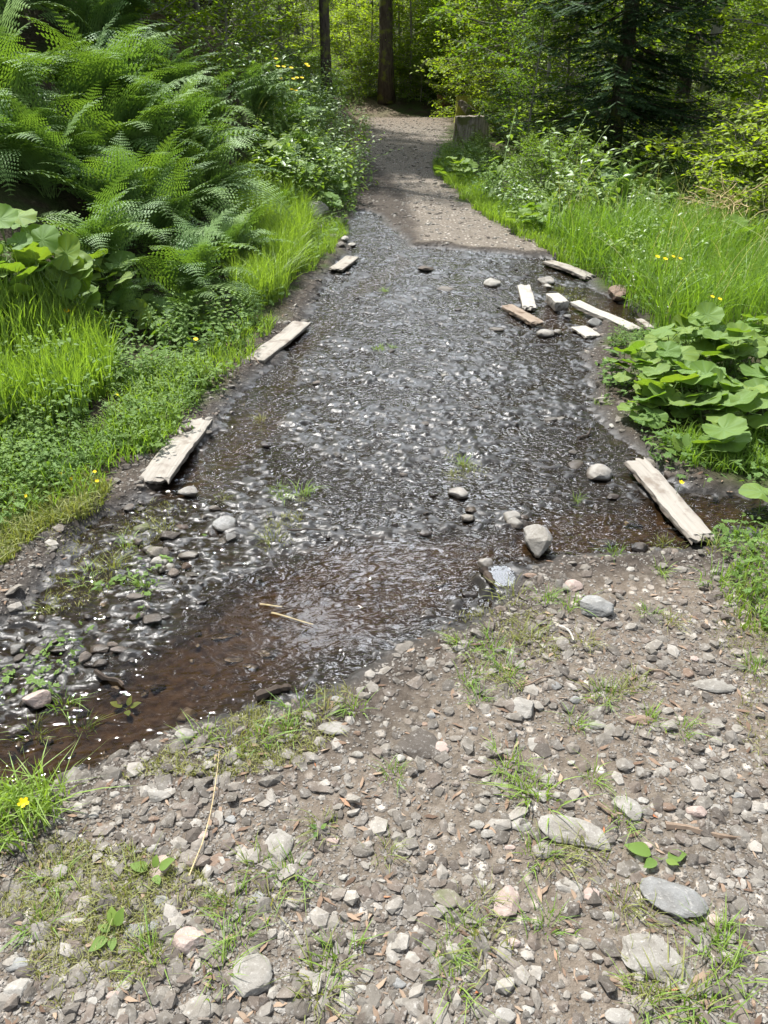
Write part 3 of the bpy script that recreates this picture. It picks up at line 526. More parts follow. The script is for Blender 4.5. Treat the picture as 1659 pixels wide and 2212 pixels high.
stick(1205, 1356, 1236, 1392, .004, M_DEAD, 'pale short stick lying among gravel grass right of centre'); stick(1252, 937, 1277, 918, .008, M_MUDWOOD, 'dark short stick on mud in front of the round leaves', .008)
stick(500, 705, 520, 735, .016, M_STICK, 'brown broken branch stub beside the middle left plank', .02); stick(620, 1135, 690, 1138, .004, M_MUDWOOD, 'dark twig on mud near the stream centre')
stick(1380, 1445, 1445, 1470, .006, M_STICK, 'brown bark strip among gravel at right'); stick(495, 745, 560, 785, .005, M_STICK, 'thin curved twig below the middle left plank'); stick(480, 735, 500, 770, .004, M_STICK, 'thin grey twig touching the end of the middle left plank')
stick(410, 1925, 475, 1640, .0016, M_STRAW, 'long pale grass stalk lying across the lower left gravel', .02, .05, 'dry_stalk', 'stalk'); stick(1290, 1750, 1330, 1775, .006, M_STICK, 'small brown stick right of the long stone slab')
stick(1440, 1790, 1600, 1810, .009, M_STICK, 'brown twig lying at the right side of the gravel', .0); stick(1110, 1490, 1195, 1470, .0035, M_STICK, 'thin twig between gravel tufts at centre right'); stick(690, 1245, 720, 1240, .004, M_MUDWOOD, 'small dark twig in mid stream')
def litter():
    r = np.random.default_rng(31); n = 2600; y = .6*(10)**(r.random(n)**.9); x = r.uniform(-1, 1, n)*(.62*y+.7); wet, st = masks(x, y); k = r.random(n) < (1-wet)*(np.maximum(xl(y)-x, x-xr(y)) < .1); x, y = x[k], y[k]; n = len(x)
    V = np.array([(-1, 0, 0), (-.3, .25, .05), (1, .05, 0), (.2, -.28, .08), (-.5, -.2, 0.)]); F = np.array([(0, 3, 1), (1, 3, 2), (0, 4, 3)]); s = r.uniform(.006, .022, n)
    M = rotm(r.normal(0, .3, n), r.normal(0, .2, n), r.uniform(0, 6.3, n))*s[:, None, None]; P, FF = stamp(V, F, M, np.stack([x, y, Hfull(x, y)+.004], -1))
    m, t, o = newmat('bark_chip'); princ(t, o, ramp(t, attr(t, 'rnd'), [(0, (.10, .065, .045)), (.5, (.19, .13, .09)), (.97, (.28, .21, .15)), (1, (.28, .09, .03))]), .9, .2)
    g = G(); g.add(P, FF, np.repeat(r.random(n), 5)); tag(obj('leaf_litter', g.mesh('leaf_litter', [m])), 'brown bark chips and dead leaf bits on the dry track', 'leaf litter', None, 'stuff')
litter()
def barkmat(name, a, b, moss=0., sc=1., mossc=(.14, .17, .03)):
    m, t, o = newmat(name); oc = obco(t); mp = t.nodes.new('ShaderNodeMapping'); mp.inputs['Scale'].default_value = (9*sc, 9*sc, 1.6*sc); t.links.new(oc, mp.inputs['Vector'])
    n1 = noise(t, mp.outputs[0], 2.2, 6, .72); n2 = noise(t, oc, 3.2, 4, .6); c = ramp(t, n1, [(.32, b), (.6, a)])
    if moss: c = mixc(t, ramp(t, n2, [(.62-.3*moss, 0.), (.72-.3*moss, .9)]), c, mossc)
    princ(t, o, c, .9, .15, bump(t, n1, 1.0, .03*sc)); return m
M_BARK = barkmat('spruce_bark', (.095, .080, .064), (.028, .023, .018), .3); M_BEECHB = barkmat('beech_bark', (.26, .25, .22), (.14, .13, .11), .35, .6, (.10, .12, .05)); M_OLD = barkmat('old_wood', (.34, .30, .25), (.09, .072, .055), .5, 1., (.10, .115, .03)); M_MOSSW = barkmat('mossy_wood', (.20, .15, .09), (.08, .06, .04), 1.15, 1., (.28, .30, .05)); M_REDW = barkmat('red_wood', (.23, .12, .07), (.07, .04, .025), .1)
def topmat():
    m, t, o = newmat('cut_wood'); oc = obco(t); wv = t.nodes.new('ShaderNodeTexWave'); wv.wave_type = 'RINGS'; wv.rings_direction = 'Z'; wv.inputs['Scale'].default_value = 14; wv.inputs['Distortion'].default_value = 2.; t.links.new(oc, wv.inputs['Vector'])
    c = ramp(t, wv.outputs['Fac'], [(0, (.30, .25, .20)), (1, (.42, .37, .31))]); c = mixc(t, ramp(t, noise(t, oc, 5, 3), [(.5, 0.), (.65, .6)]), c, (.16, .14, .10)); princ(t, o, c, .9, .15); return m
M_TOP = topmat()
def stump(x, y, r, h, mat, label, slope=.0, seed=0, flare=.25):
    z0 = float(Hmac(x, y))-.08; root = bpy.data.objects.new('tree_stump', None); COL.objects.link(root); root.location = (x, y, z0); tag(root, label, 'tree stump', 'old cut stumps beside the track')
    n = 56; hs = np.linspace(0, 1, 14); V = []; rows = []
    for s in hs:
        th = np.linspace(0, 2*np.pi, n, endpoint=False); f = 1+flare*(1-s)**2.5+(.035+.09*(1-s)**2)*np.sin(th*5+seed)+.05*np.array([float(vnoise(np.array(a*2.2+seed), np.array(s*1.3))) for a in th])+.03*np.sin(th*17+3*s)
        zz = s*h*(1+slope*np.cos(th+seed)*s)
        if s == 1: zz = zz+.008*np.sin(th*9)
        V.append(np.stack([r*f*np.cos(th), r*f*np.sin(th), zz], -1))
    V = np.concatenate(V); F = []
    for i in range(13):
        for j in range(n): a = i*n+j; b = i*n+(j+1) % n; F += [(a, b, b+n), (a, b+n, a+n)]
    obj('stump_bark', mesh('stump_bark', V, np.array(F), [mat], None, None, True), root)
    top = V[-n:]*np.array([.985, .985, 1]); c = top.mean(0)
    obj('cut_face', mesh('cut_face', np.concatenate([top, [c]]), np.array([(j, (j+1) % n, n) for j in range(n)]), [M_TOP], None, None, False), root); return root
stump(1.78, 17.0, .33, .66, M_OLD, 'large grey weathered stump at the right verge', .02, 1)
s2 = stump(2.30, 23.5, .30, .70, M_MOSSW, 'bright moss-covered stump beyond the big grey one', .1, 2)
stump(2.05, 29, .23, .62, M_REDW, 'farthest reddish stump at the end of the track', .12, 3)
g = G(); V, F = rockv(77, 3, 8, .2); g.add(V*np.array([.42, .16, .14])@rotm(0, .5, 0).T, F, .3); tag(obj('split_log', g.mesh('split_log', [M_OLD]), None, (2.35, 22.9, float(Hmac(2.35, 22.9))+.32)), 'pale split log leaning against the mossy stump', 'log')
# ================================================================ vegetation
M_FERN = leafmat('fern', (.085, .165, .050), (.15, .255, .070), (.22, .33, .06), .30, .08, .45)
M_BUR = leafmat('round_leaf', (.10, .185, .035), (.15, .25, .045), (.24, .30, .045), .45, .05, .5, (.16, .26, .08))
M_HERB = leafmat('herb_leaf', (.085, .160, .040), (.15, .25, .06), (.21, .30, .065), .45, .04, .45)
M_BRAM = leafmat('bramble_leaf', (.11, .19, .05), (.20, .30, .075), (.27, .36, .08), .45, .12, .3)
M_GRASS = leafmat('grass', (.12, .225, .035), (.21, .33, .055), (.29, .39, .08), .5, .07, .4)
M_GRASSY = leafmat('short_grass', (.13, .20, .035), (.26, .27, .09), (.32, .29, .13), .4, .05, .5)
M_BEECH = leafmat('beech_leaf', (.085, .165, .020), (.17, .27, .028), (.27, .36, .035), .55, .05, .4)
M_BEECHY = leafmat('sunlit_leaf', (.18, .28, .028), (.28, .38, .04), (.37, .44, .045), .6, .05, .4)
M_FIR = leafmat('fir_needles', (.022, .050, .020), (.045, .088, .028), (.040, .080, .026), .25, .05, .5, (.16, .27, .06))
def plain(name, col, rough=.7, spec=.3, tr=0):
    m, t, o = newmat(name); princ(t, o, col, rough, spec); return m
M_STEM = plain('green_stem', (.10, .16, .04)); M_STEMR = plain('brown_stem', (.13, .085, .05)); M_YEL = leafmat('yellow_petal', (.85, .55, .01), (.95, .68, .02), None, .3, .05, tcol=(1, .9, .2)); M_WHT = leafmat('white_petal', (.8, .8, .76), (.85, .85, .8), None, .3, .05, tcol=(1, 1, 1))
def rnd_rot(r, k, tilt=.4): return rotm(r.normal(0, tilt, k), r.normal(0, tilt, k), r.uniform(0, 6.283, k))
# ---- leaf shapes, tip along +x, base at origin, unit length
def ovate(w=.55, fold=.12, n=4):
    xs = np.linspace(0, 1, n+1); ws = w/2*np.sin(np.pi*xs**.75)**.9; V = [(0, 0, 0)]
    for i in range(1, n): V += [(xs[i], ws[i], -.10*xs[i]**2+fold*ws[i]*2), (xs[i], 0, -.10*xs[i]**2), (xs[i], -ws[i], -.10*xs[i]**2+fold*ws[i]*2)]
    V.append((1, 0, -.12)); F = [(0, 2, 1), (0, 3, 2)]
    for i in range(n-2):
        a = 1+3*i; b = a+3; F += [(a, a+1, b), (a+1, b+1, b), (a+1, a+2, b+1), (a+2, b+2, b+1)]
    a = 1+3*(n-2); e = len(V)-1; F += [(a, a+1, e), (a+1, a+2, e)]; return np.array(V), np.array(F)
OV3, OV4 = ovate(.6, .15, 3), ovate(.5, .15, 4)
DIA = (np.array([(0, 0, 0), (.45, .30, .05), (1, 0, -.04), (.45, -.30, .05)]), np.array([(0, 2, 1), (0, 3, 2)]))
def tri_leaf():      # three-lobed toothed leaf
    g = []; f = []; n = 0
    for a in (-.95, 0, .95):
        V = np.array([(0, 0, 0), (.42, .20, .03), (.6, .30, 0), (.72, .12, .02), (1, 0, -.05), (.72, -.12, .02), (.6, -.30, 0), (.42, -.20, .03)]); F = np.array([(0, 4, 3), (0, 3, 1), (1, 3, 2), (0, 5, 4), (0, 7, 5), (7, 6, 5)])
        g.append(V@rotm(0, 0, a).T.reshape(3, 3)); f.append(F+n); n += len(V)
    return np.concatenate(g), np.concatenate(f)
TRI = tri_leaf()
# ---- grass
def blades(g, P, h, w, r, lean=.5, seg=4, m=0, adir=None, rb=0.):
    k = len(P); h = np.broadcast_to(h, (k,)); az = r.uniform(0, 6.283, k) if adir is None else adir+r.normal(0, .7, k); ln = np.abs(r.normal(lean, lean*.6, k)); fa = r.uniform(0, 3.14, k)
    ts = np.linspace(0, 1, seg+1); C = []
    for t_ in ts:
        hor = h*(ln*t_**2)*.8; ver = h*(t_-.38*np.minimum(ln, 1.2)*t_**2.2); C.append(P+np.stack([np.cos(az)*hor, np.sin(az)*hor, ver], -1))
    W = np.stack([np.cos(fa), np.sin(fa), np.zeros(k)], -1)*np.broadcast_to(w, (k,))[:, None]*.5; V = []
    for i in range(seg): q = 1-(ts[i])**2*.7; V += [C[i]-W*q, C[i]+W*q]
    V.append(C[-1]); nv = 2*seg+1; V = np.stack(V, 1).reshape(-1, 3); F = []
    for i in range(seg-1): a = 2*i; F += [(a, a+1, a+3), (a, a+3, a+2)]
    F.append((2*seg-2, 2*seg-1, 2*seg)); F = (np.array(F)[None]+(np.arange(k)*nv)[:, None, None]).reshape(-1, 3)
    g.add(V, F, np.repeat(np.clip(r.random(k)+rb, 0, 1), nv), 0, m)
def area(poly, n, r, lift=0.):      # random ground points inside an outline given on the ground
    pw = np.array([hit(u, v)[:2] for u, v in poly]); a, b = pw.min(0), pw.max(0); out = []
    while sum(len(o) for o in out) < n:
        p = r.uniform(a, b, (n*3, 2)); out.append(p[sdpoly(p[:, 0], p[:, 1], pw)+.12*fbm(p[:, 0]*3, p[:, 1]*3, 3) < 0])
    p = np.concatenate(out)[:n]; return np.concatenate([p, (Hfull(p[:, 0], p[:, 1])+lift)[:, None]], 1)
def clump(P, r, amt=.3, sc=2.5):
    k = fbm(P[:, 0]*sc, P[:, 1]*sc, 3)+amt*r.standard_normal(len(P))*.3 > -.08; return P[k]
def grass_patch(name, poly, n, h, w, label, seed, mat=None, lean=.45, hv=.35, adir=None):
    r = np.random.default_rng(seed); P = area(poly, n, r); g = G()
    hh = h*(1+hv*1.6*fbm(P[:, 0]*2.5+seed, P[:, 1]*2.5, 2))*r.uniform(.55, 1.15, len(P)); blades(g, P, hh, w*r.uniform(.7, 1.3, len(P)), r, lean, 4, 0, adir)
    tag(obj(name, g.mesh(name, [mat or M_GRASS])), label, 'grass', None, 'stuff')
grass_patch('tall_grass', [(-120,930),(-120,700),(60,690),(170,690),(250,740),(255,850),(180,905),(60,935)], 3400, .30, .0085, 'thick bright green grass clump at the left edge beside the track', 41, None, .3, .5)
grass_patch('tall_grass', [(500,640),(490,520),(500,430),(560,380),(640,420),(665,500),(660,580),(620,640),(560,680)], 9000, .34, .0075, 'sunlit yellow-green grass between the ferns and the gravel heap', 42, M_GRASS, .5, .3)
grass_patch('tall_grass', [(1235,575),(1170,510),(1240,500),(1380,500),(1560,510),(1800,530),(1800,740),(1420,740),(1390,690),(1330,630)], 9000, .50, .0075, 'tall loose grass on the right bank above the round leaves', 43, None, .55, .4)
grass_patch('verge_grass', [(1060,480),(990,420),(935,370),(960,330),(1060,420),(1160,480),(1330,580),(1260,590)], 7000, .13, .009, 'short bright grass along the right verge', 44, None, .5)
grass_patch('verge_grass', [(250,905),(270,820),(400,800),(560,690),(600,690),(540,780),(450,850),(400,900),(330,960),(230,990)], 1000, .13, .006, 'thin weedy grass behind the big left plank', 45, None, .6)
grass_patch('verge_grass', [(-100,1300),(-100,1020),(60,1030),(200,1020),(240,1060),(130,1130),(60,1200),(20,1270)], 4200, .075, .005, 'low ragged grass at the left edge of the mud', 46, M_GRASSY, .8)
grass_patch('verge_grass', [(-150,1150),(-150,950),(60,940),(250,930),(330,900),(420,840),(440,870),(300,1000),(220,1050),(60,1120)], 1700, .11, .005, 'scattered grass blades among the low weeds on the left bank', 51, None, .7)
grass_patch('verge_grass', [(1760,1450),(1720,1080),(1800,740),(2500,740),(2700,1450)], 7000, .22, .008, 'grass spreading beyond the right edge', 52)
grass_patch('verge_grass', [(1580,1330),(1560,1290),(1640,1180),(1600,1150),(1760,1100),(1780,1350),(1700,1420)], 900, .06, .005, 'green grass at the right edge near the plank end', 47, None, .7)
grass_patch('verge_grass', [(1420,960),(1480,1010),(1620,1040),(1800,1040),(1800,960),(1500,930)], 1500, .12, .006, 'grass under the round leaves behind the right plank', 48, None, .7)
grass_patch('verge_grass', [(540,700),(560,620),(640,600),(690,570),(760,500),(700,470),(650,440),(660,560),(600,640)], 2400, .12, .006, 'sparse grass between the left gravel and the planks', 49, M_GRASS, .6)
grass_patch('verge_grass', [(-100,1800),(-100,1720),(20,1700),(160,1680),(200,1720),(120,1800),(0,1850)], 420, .11, .0045, 'green grass at the lower left corner of the stream', 50, None, .8)
def sparse():
    r = np.random.default_rng(61); A = [([(180,1700),(330,1620),(520,1530),(720,1470),(780,1500),(640,1600),(480,1650),(260,1730)], 2400), ([(0,1850),(0,1750),(200,1720),(420,1820),(560,1950),(420,2120),(200,2200),(0,2210)], 3600), ([(960,1340),(1090,1290),(1200,1330),(1200,1420),(1080,1500),(960,1430)], 900), ([(1340,1960),(1320,1990),(1330,2010),(1480,2000),(1520,2060),(1500,2130),(1400,2140),(1540,2200),(1600,2100),(1560,2000),(1440,1975)], 330), ([(560,1120),(640,1040),(690,1060),(640,1130),(560,1180)], 260), ([(940,960),(1040,930),(1040,1010),(980,1030)], 100), ([(1600,1250),(1560,1400),(1600,1600),(1700,1700),(1700,1200)], 700), ([(1180,640),(1290,640),(1270,610),(1190,600)], 300), ([(100,1110),(330,1060),(420,1080),(330,1160),(160,1300),(60,1330)], 900)]
    g = G()
    for poly, n in A:
        P = clump(area(poly, n*2, r), r, .4, 7); blades(g, P, r.uniform(.008, .028, len(P)), r.uniform(.0015, .0028, len(P)), r, 1.0, 3)
    tag(obj('sparse_grass', g.mesh('sparse_grass', [M_GRASSY])), 'thin yellowish grass coming up through the gravel', 'grass', None, 'stuff')
sparse()
def stalks(name, poly, n, h, label, seed):
    r = np.random.default_rng(seed); P = area(poly, n, r); g = G(); az = r.normal(-2.6, 1.2, n); hh = h*r.uniform(.6, 1.15, n); blades(g, P, hh, .0045, r, .55, 6, 0, az)
    m = leafmat('seed_stalk', (.34, .36, .16), (.52, .50, .30), None, .3, .05); tag(obj(name, g.mesh(name, [m])), label, 'grass stalks', None, 'stuff')
stalks('seed_stalks', [(1235,575),(1170,500),(1300,450),(1560,430),(1900,470),(1900,740),(1420,740),(1390,690),(1330,630)], 420, .85, 'pale arching seed stalks above the right grass', 91)
stalks('seed_stalks', [(640,400),(540,300),(600,260),(720,330),(700,440)], 60, .7, 'thin seed stalks in the left leafy bush', 92)
TUFTP = []
for k in range(5):
    r = np.random.default_rng(70+k); g = G(); n = 46; P = np.concatenate([r.normal(0, .022, (n, 2)), np.zeros((n, 1))], 1); ad = np.arctan2(P[:, 1], P[:, 0])
    blades(g, P, r.uniform(.022, .058, n), r.uniform(.0018, .0034, n), r, 1.1, 4, 0, ad); TUFTP.append(g.mesh('grass_tuft', [M_GRASS if k < 3 else M_GRASSY]))
TUFTS = [(1545,1258,1.5),(1430,1232,.9),(1330,1190,.9),(1550,1190,1.2),(1440,1160,1.1),(1600,1160,1.3),(1180,1300,1.),(1230,1310,1.2),(1110,1290,1.4),(1145,1385,1.2),(1060,1400,1.1),(1000,1400,1.1),(1090,1460,1.2),(1260,1390,1.),(1100,1480,.9),(1030,1510,.8),(1010,1470,1.),(1310,1510,1.),(1375,1480,.9),(1450,1350,.9),(1400,1330,.8),(1400,1560,.9),(1475,1580,.9),(1300,1500,1.1),(1340,1495,.8),(1090,1650,1.1),(1160,1725,1.6),(1130,1700,1.1),(1200,1850,1.1),(1265,1845,1.0),(1160,1850,1.),(1280,1680,.9),(1350,1770,.9),(1400,1985,.8),(1350,1960,.9),(1530,2020,1.1),(1560,2060,1.2),(1570,2110,1.2),(1400,2120,1.0),(1470,2150,1.3),(1390,2160,1.),(1520,2180,1.3),(1180,2000,1.),(1035,1960,.9),(1045,2050,1.2),(1000,2020,.9),(965,2060,.9),(985,2130,1.),(700,2120,1.2),(690,2165,.9),(740,2070,1.1),(620,1590,1.),(560,1600,1.2),(500,1610,1.2),(700,1540,1.),(640,1530,1.1),(760,1530,1.),(440,1600,1.),(830,1850,.8),(690,1790,.9),(850,1680,.8),(1240,1570,.9),(630,1895,1.1),(560,1880,1.),(590,1950,1.),(500,1960,1.),(330,2080,1.1),(480,2100,1.),(250,1960,1.1),(300,1900,1.),(120,1900,1.),(80,2000,1.),(520,2030,1.),(1640,1360,1.4),(1620,1290,1.5),(1640,1450,1.1),(650,1050,1.3),(610,1060,1.),(590,1150,1.1),(480,1060,.8),(820,745,.9),(850,740,.8),(830,620,.9),(1250,640,1.2),(1210,615,1.),(1300,870,1.),(1250,1060,.7),(1000,985,.9),(1010,1000,.8),(980,1010,.8),(60,1560,1.),(170,1540,1.),(130,1500,1.),(350,1130,1.),(240,1210,1.2),(180,1230,1.2),(310,1250,1.),(270,1160,1.),(90,1290,1.),(560,890,.8),(600,1040,.7)]
for i, (u, v, s) in enumerate(TUFTS):
    x, y, z, t_ = hit(u, v); o = obj('grass_tuft', TUFTP[i % 5], None, (x, y, hz(x, y)), (0, 0, i*1.7), (s, s, s*.95)); autolabel(('large' if s > 1.15 else 'small')+(' green' if i % 5 < 3 else ' yellowish')+' grass tuft', x, y, o, 'grass tuft', 'grass tufts growing in the gravel')
# ---- low ground cover
def cover(name, poly, n, size, hgt, label, seed, leaf=TRI, mat=None, tilt=.35):
    cl_ = .25 if seed in (81, 82, 83, 88) else .9
    r = np.random.default_rng(seed); P = area(poly, n, r); P = clump(P, r, cl_, 4); n = len(P); h = hgt*r.uniform(.2, 1.1, n); P[:, 2] += h
    s = size*r.uniform(.35, 1.0, n)*np.where(r.random(n) < .12, 1.8, 1.); V, F = stamp(*leaf, rnd_rot(r, n, tilt)*s[:, None, None], P); g = G(); g.add(V, F, np.repeat(r.random(n), len(leaf[0])))
    k = r.random(n) < .35; B = P[k].copy(); B[:, 2] -= h[k]; blades(g, B, h[k], .0025, r, .1, 2, 0)
    tag(obj(name, g.mesh(name, [mat or M_HERB])), label, 'ground cover', None, 'stuff')
cover('ground_cover', [(-150,1250),(-150,950),(60,940),(230,930),(290,1000),(230,1040),(120,1080),(50,1130),(0,1210)], 1300, .026, .07, 'low buttercup leaves covering the left bank by the big plank', 81)
cover('ground_cover', [(-150,740),(-150,580),(100,560),(300,560),(560,600),(640,650),(560,700),(420,800),(260,860),(230,740),(120,700)], 2600, .040, .12, 'dark low leafy plants under the ferns', 82)
cover('ground_cover', [(250,960),(260,800),(420,770),(540,800),(440,860),(400,920),(320,1000)], 700, .034, .08, 'small toothed leaves between the left planks', 83)
cover('ground_cover', [(1240,580),(1150,500),(1030,440),(930,360),(960,320),(1300,420),(1700,430),(1750,720),(1420,720),(1330,640)], 15000, .034, .16, 'mixed low herbs on the right bank', 84)
cover('ground_cover', [(1290,860),(1290,760),(1400,720),(1700,720),(1760,1060),(1600,1080),(1420,1000)], 3600, .032, .08, 'low weeds under the round-leaved clump', 85)
cover('ground_cover', [(640,640),(620,420),(560,330),(640,300),(780,380),(770,450),(700,560)], 3800, .035, .12, 'small weeds on the left verge near the gravel heap', 86)
cover('ground_cover', [(1560,1180),(1560,1150),(1650,1060),(1800,1060),(1800,1500),(1680,1500),(1640,1300)], 1300, .022, .05, 'small weeds at the right edge by the plank end', 87)
cover('ground_cover', [(60,1560),(0,1540),(-80,1600),(-80,1480),(60,1380),(200,1270),(420,1100),(460,1130),(300,1300),(120,1500)], 420, .018, .025, 'tiny weeds on the muddy left bank', 88)
# ---- ferns
def frond(seed, L=1.0, arch=1.0, pairs=23):
    r = np.random.default_rng(seed); g = G(); n = 26; s = np.linspace(0, 1, n); el = R(78)-arch*R(115)*s**1.35+r.normal(0, .04); yaw = np.cumsum(r.normal(0, .012, n))
    dxy = np.cos(el)/n*L; C = np.stack([np.cumsum(dxy*np.cos(yaw)), np.cumsum(dxy*np.sin(yaw)), np.cumsum(np.sin(el))/n*L], -1)
    tube(g, C, np.linspace(.0045, .0008, n)*L, 4, .2, 1)
    PV = []; PF = []; e_ = []
    def pinna(ln):   # serrated double comb along +x
        k = 6; V = [(0, 0, 0)]; F = []
        for i in range(k):
            a = i/k; w = .20*(1-a)**.75+.015; x0 = a; x1 = a+.72/k
            b = len(V); V += [(x0, 0, 0), (x1, 0, 0), (x0+.55*w+.02, w, -.015), (x0+.55*w+.02, -w, -.015)]; F += [(b, b+1, b+2), (b, b+3, b+1)]
        V = np.array(V); V[:, 2] -= .16*V[:, 0]**2; return V*ln, np.array(F)
    for i in range(pairs):
        a = .13+.86*i/(pairs-1); fi = a*(n-1); j = min(int(fi), n-2); c = C[j]+(C[j+1]-C[j])*(fi-j); T = (C[min(j+1, n-1)]-C[j]); T /= np.linalg.norm(T)+1e-9
        B = np.array([-T[1], T[0], 0]); B /= np.linalg.norm(B)+1e-9; Nn = np.cross(B, -T)*-1
        if Nn[2] < 0: Nn = -Nn
        ln = L*.235*min(1, ((a-.08)/.30))**.7*(1-max(0, a-.38)/.64)**.85+.008
        for sd_ in (-1, 1):
            D = B*sd_*.93+T*.34+Nn*r.normal(.05, .06); D /= np.linalg.norm(D); Y = np.cross(Nn, D); Y /= np.linalg.norm(Y); Z = np.cross(D, Y); V, F = pinna(ln*r.uniform(.9, 1.07))
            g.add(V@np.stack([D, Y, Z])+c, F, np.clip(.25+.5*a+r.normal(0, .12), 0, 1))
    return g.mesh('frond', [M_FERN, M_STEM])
FRONDS = [frond(200+i, 1.0, [.70, .85, 1.0, .80, .55, 1.2][i]) for i in range(6)]
def fern(x, y, s, label, nf=13, seed=0, lean=(0, 0), dz=0., up=1.):
    r = random.Random(seed+int(x*100)); z = float(Hmac(x, y))-.02+dz; root = bpy.data.objects.new('fern', None); COL.objects.link(root); root.location = (x, y, z); tag(root, label, 'fern', 'ferns on the banks')
    for i in range(nf):
        az = 6.283*i/nf+r.uniform(-.25, .25); k = r.uniform(.7, 1.1)*s; bx, by = lean
        if (bx or by) and r.random() < .55: az = math.atan2(by, bx)+r.gauss(0, .65)
        o = obj('frond', FRONDS[r.randrange(6)], root, (r.uniform(-.05, .05), r.uniform(-.05, .05), 0), (r.gauss(0, .14), r.uniform(-.40, .40)*up, az), (k, k*r.uniform(.9, 1.1), k))
FERNS = [(-1.42, 5.35, .95, 'large drooping fern whose fronds hang over the shade nearest the track', (1, -.5)), (-1.95, 5.35, .9, 'big dark fern in front, above the round leaves at left', (.5, -.8)), (-1.25, 6.3, .85, 'fern beside the sunlit grass, fronds spreading right', (1, 0)), (-2.6, 6.2, 1.0, 'dark fern at the left edge with hanging fronds', (-.3, -1)),
(-1.9, 6.5, 1.05, 'middle fern of the big left mass', (.5, -.5)), (-2.9, 6.6, 1.05, 'tall fern at the left edge, second row', (0, -1)), (-2.3, 7.2, 1.1, 'upright bright-tipped fern at the top left centre', (.4, -.2)), (-3.3, 7.4, 1.15, 'topmost bright fern in the upper left corner', (0, 0)), (-1.7, 7.3, 1.0, 'fern behind the middle of the left mass', (.8, 0)), (-2.8, 8.2, 1.15, 'tall upright fern against the dark wood', (.5, 0)), (-2.1, 8.3, 1.0, 'fern on the right shoulder of the left mass', (1, 0)), (-3.6, 6.3, 1.0, 'fern cut off by the left edge, middle height', (.5, -1)),
(-1.15, 9.2, .6, 'small fern at the track verge under the leafy bush', (1, -.3)), (-.95, 9.9, .7, 'light fern overhanging the left side of the track', (1, -.2)), (-1.6, 10.2, .8, 'fern behind the leafy bush by the track', (.8, 0)), (-2.0, 9.4, .8, 'pale fern below the tall yellow flowers', (.6, -.4)), (-1.05, 8.4, .4, 'little fern low at the muddy track edge', (1, -.3)), (-3.9, 8.6, 1.2, 'highest fern at the far left', (0, 0)),
(3.0, 10.2, .75, 'fern standing up beneath the dark fir', (.3, -.3)), (3.7, 10.8, .7, 'second fern below the dark fir', (0, -.3)), (-1.5, 20.5, .6, 'distant fern lit up on the cut bank', (.8, -.3)), (-1.3, 18.6, .5, 'small distant fern on the bank by the dark trunk', (.8, 0)), (-1.75, 4.9, .42, 'small fern low under the large drooping one', (.8, -.5))]
FERNS += [(-3.6, 9.7, 1.15, 'fern behind the topmost bright fern', (.3, -.3)), (-4.6, 9.6, 1.2, 'fern in the far upper left corner under the trees', (.3, -.3)), (-3.0, 10.3, 1.0, 'fern at the shaded top of the left bank', (.3, -.3)), (-3.3, 6.0, .9, 'fern beyond the far left round leaves', (0, -1)), (-2.6, 7.6, 1.1, 'fern in the thick of the upper left mass', (.4, -.6)), (-3.1, 9.4, 1.1, 'fern at the top edge of the left bank', (.4, 0)), (-2.4, 9.2, .9, 'fern just below the wood on the left', (.7, 0)), (-4.4, 7.4, 1.15, 'fern at the left frame edge, high on the bank', (.6, -.4)), (-2.1, 6.1, 1.0, 'fern in the second row of the dark mass', (0, -1)), (-1.75, 6.05, .9, 'arching fern right behind the large drooping one', (.8, -.7)), (-1.3, 10.9, .8, 'fern at the foot of the cut bank', (1, 0)), (-1.7, 6.9, .9, 'fern filling the middle of the bank above the sunlit grass', (.7, -.5)), (-2.45, 6.7, 1.0, 'fern between the second and third rows of the left mass', (.2, -.8)), (-3.2, 7.0, 1.0, 'fern in the crowded upper left rows', (.1, -.9)), (-2.0, 7.8, 1.0, 'fern poking up in the middle of the upper left mass', (.5, -.3)), (-2.9, 6.0, .9, 'fern right above the far left round leaves', (0, -1)), (-1.3, 5.0, .55, 'low fern tips closest to the middle left plank', (.7, -.7))]
for i, (x, y, s, lb, ln) in enumerate(FERNS): fern(x, y, s*(.92 if y < 7 else 1.15), lb, 19 if s > .8 else 12, i*7, ln)
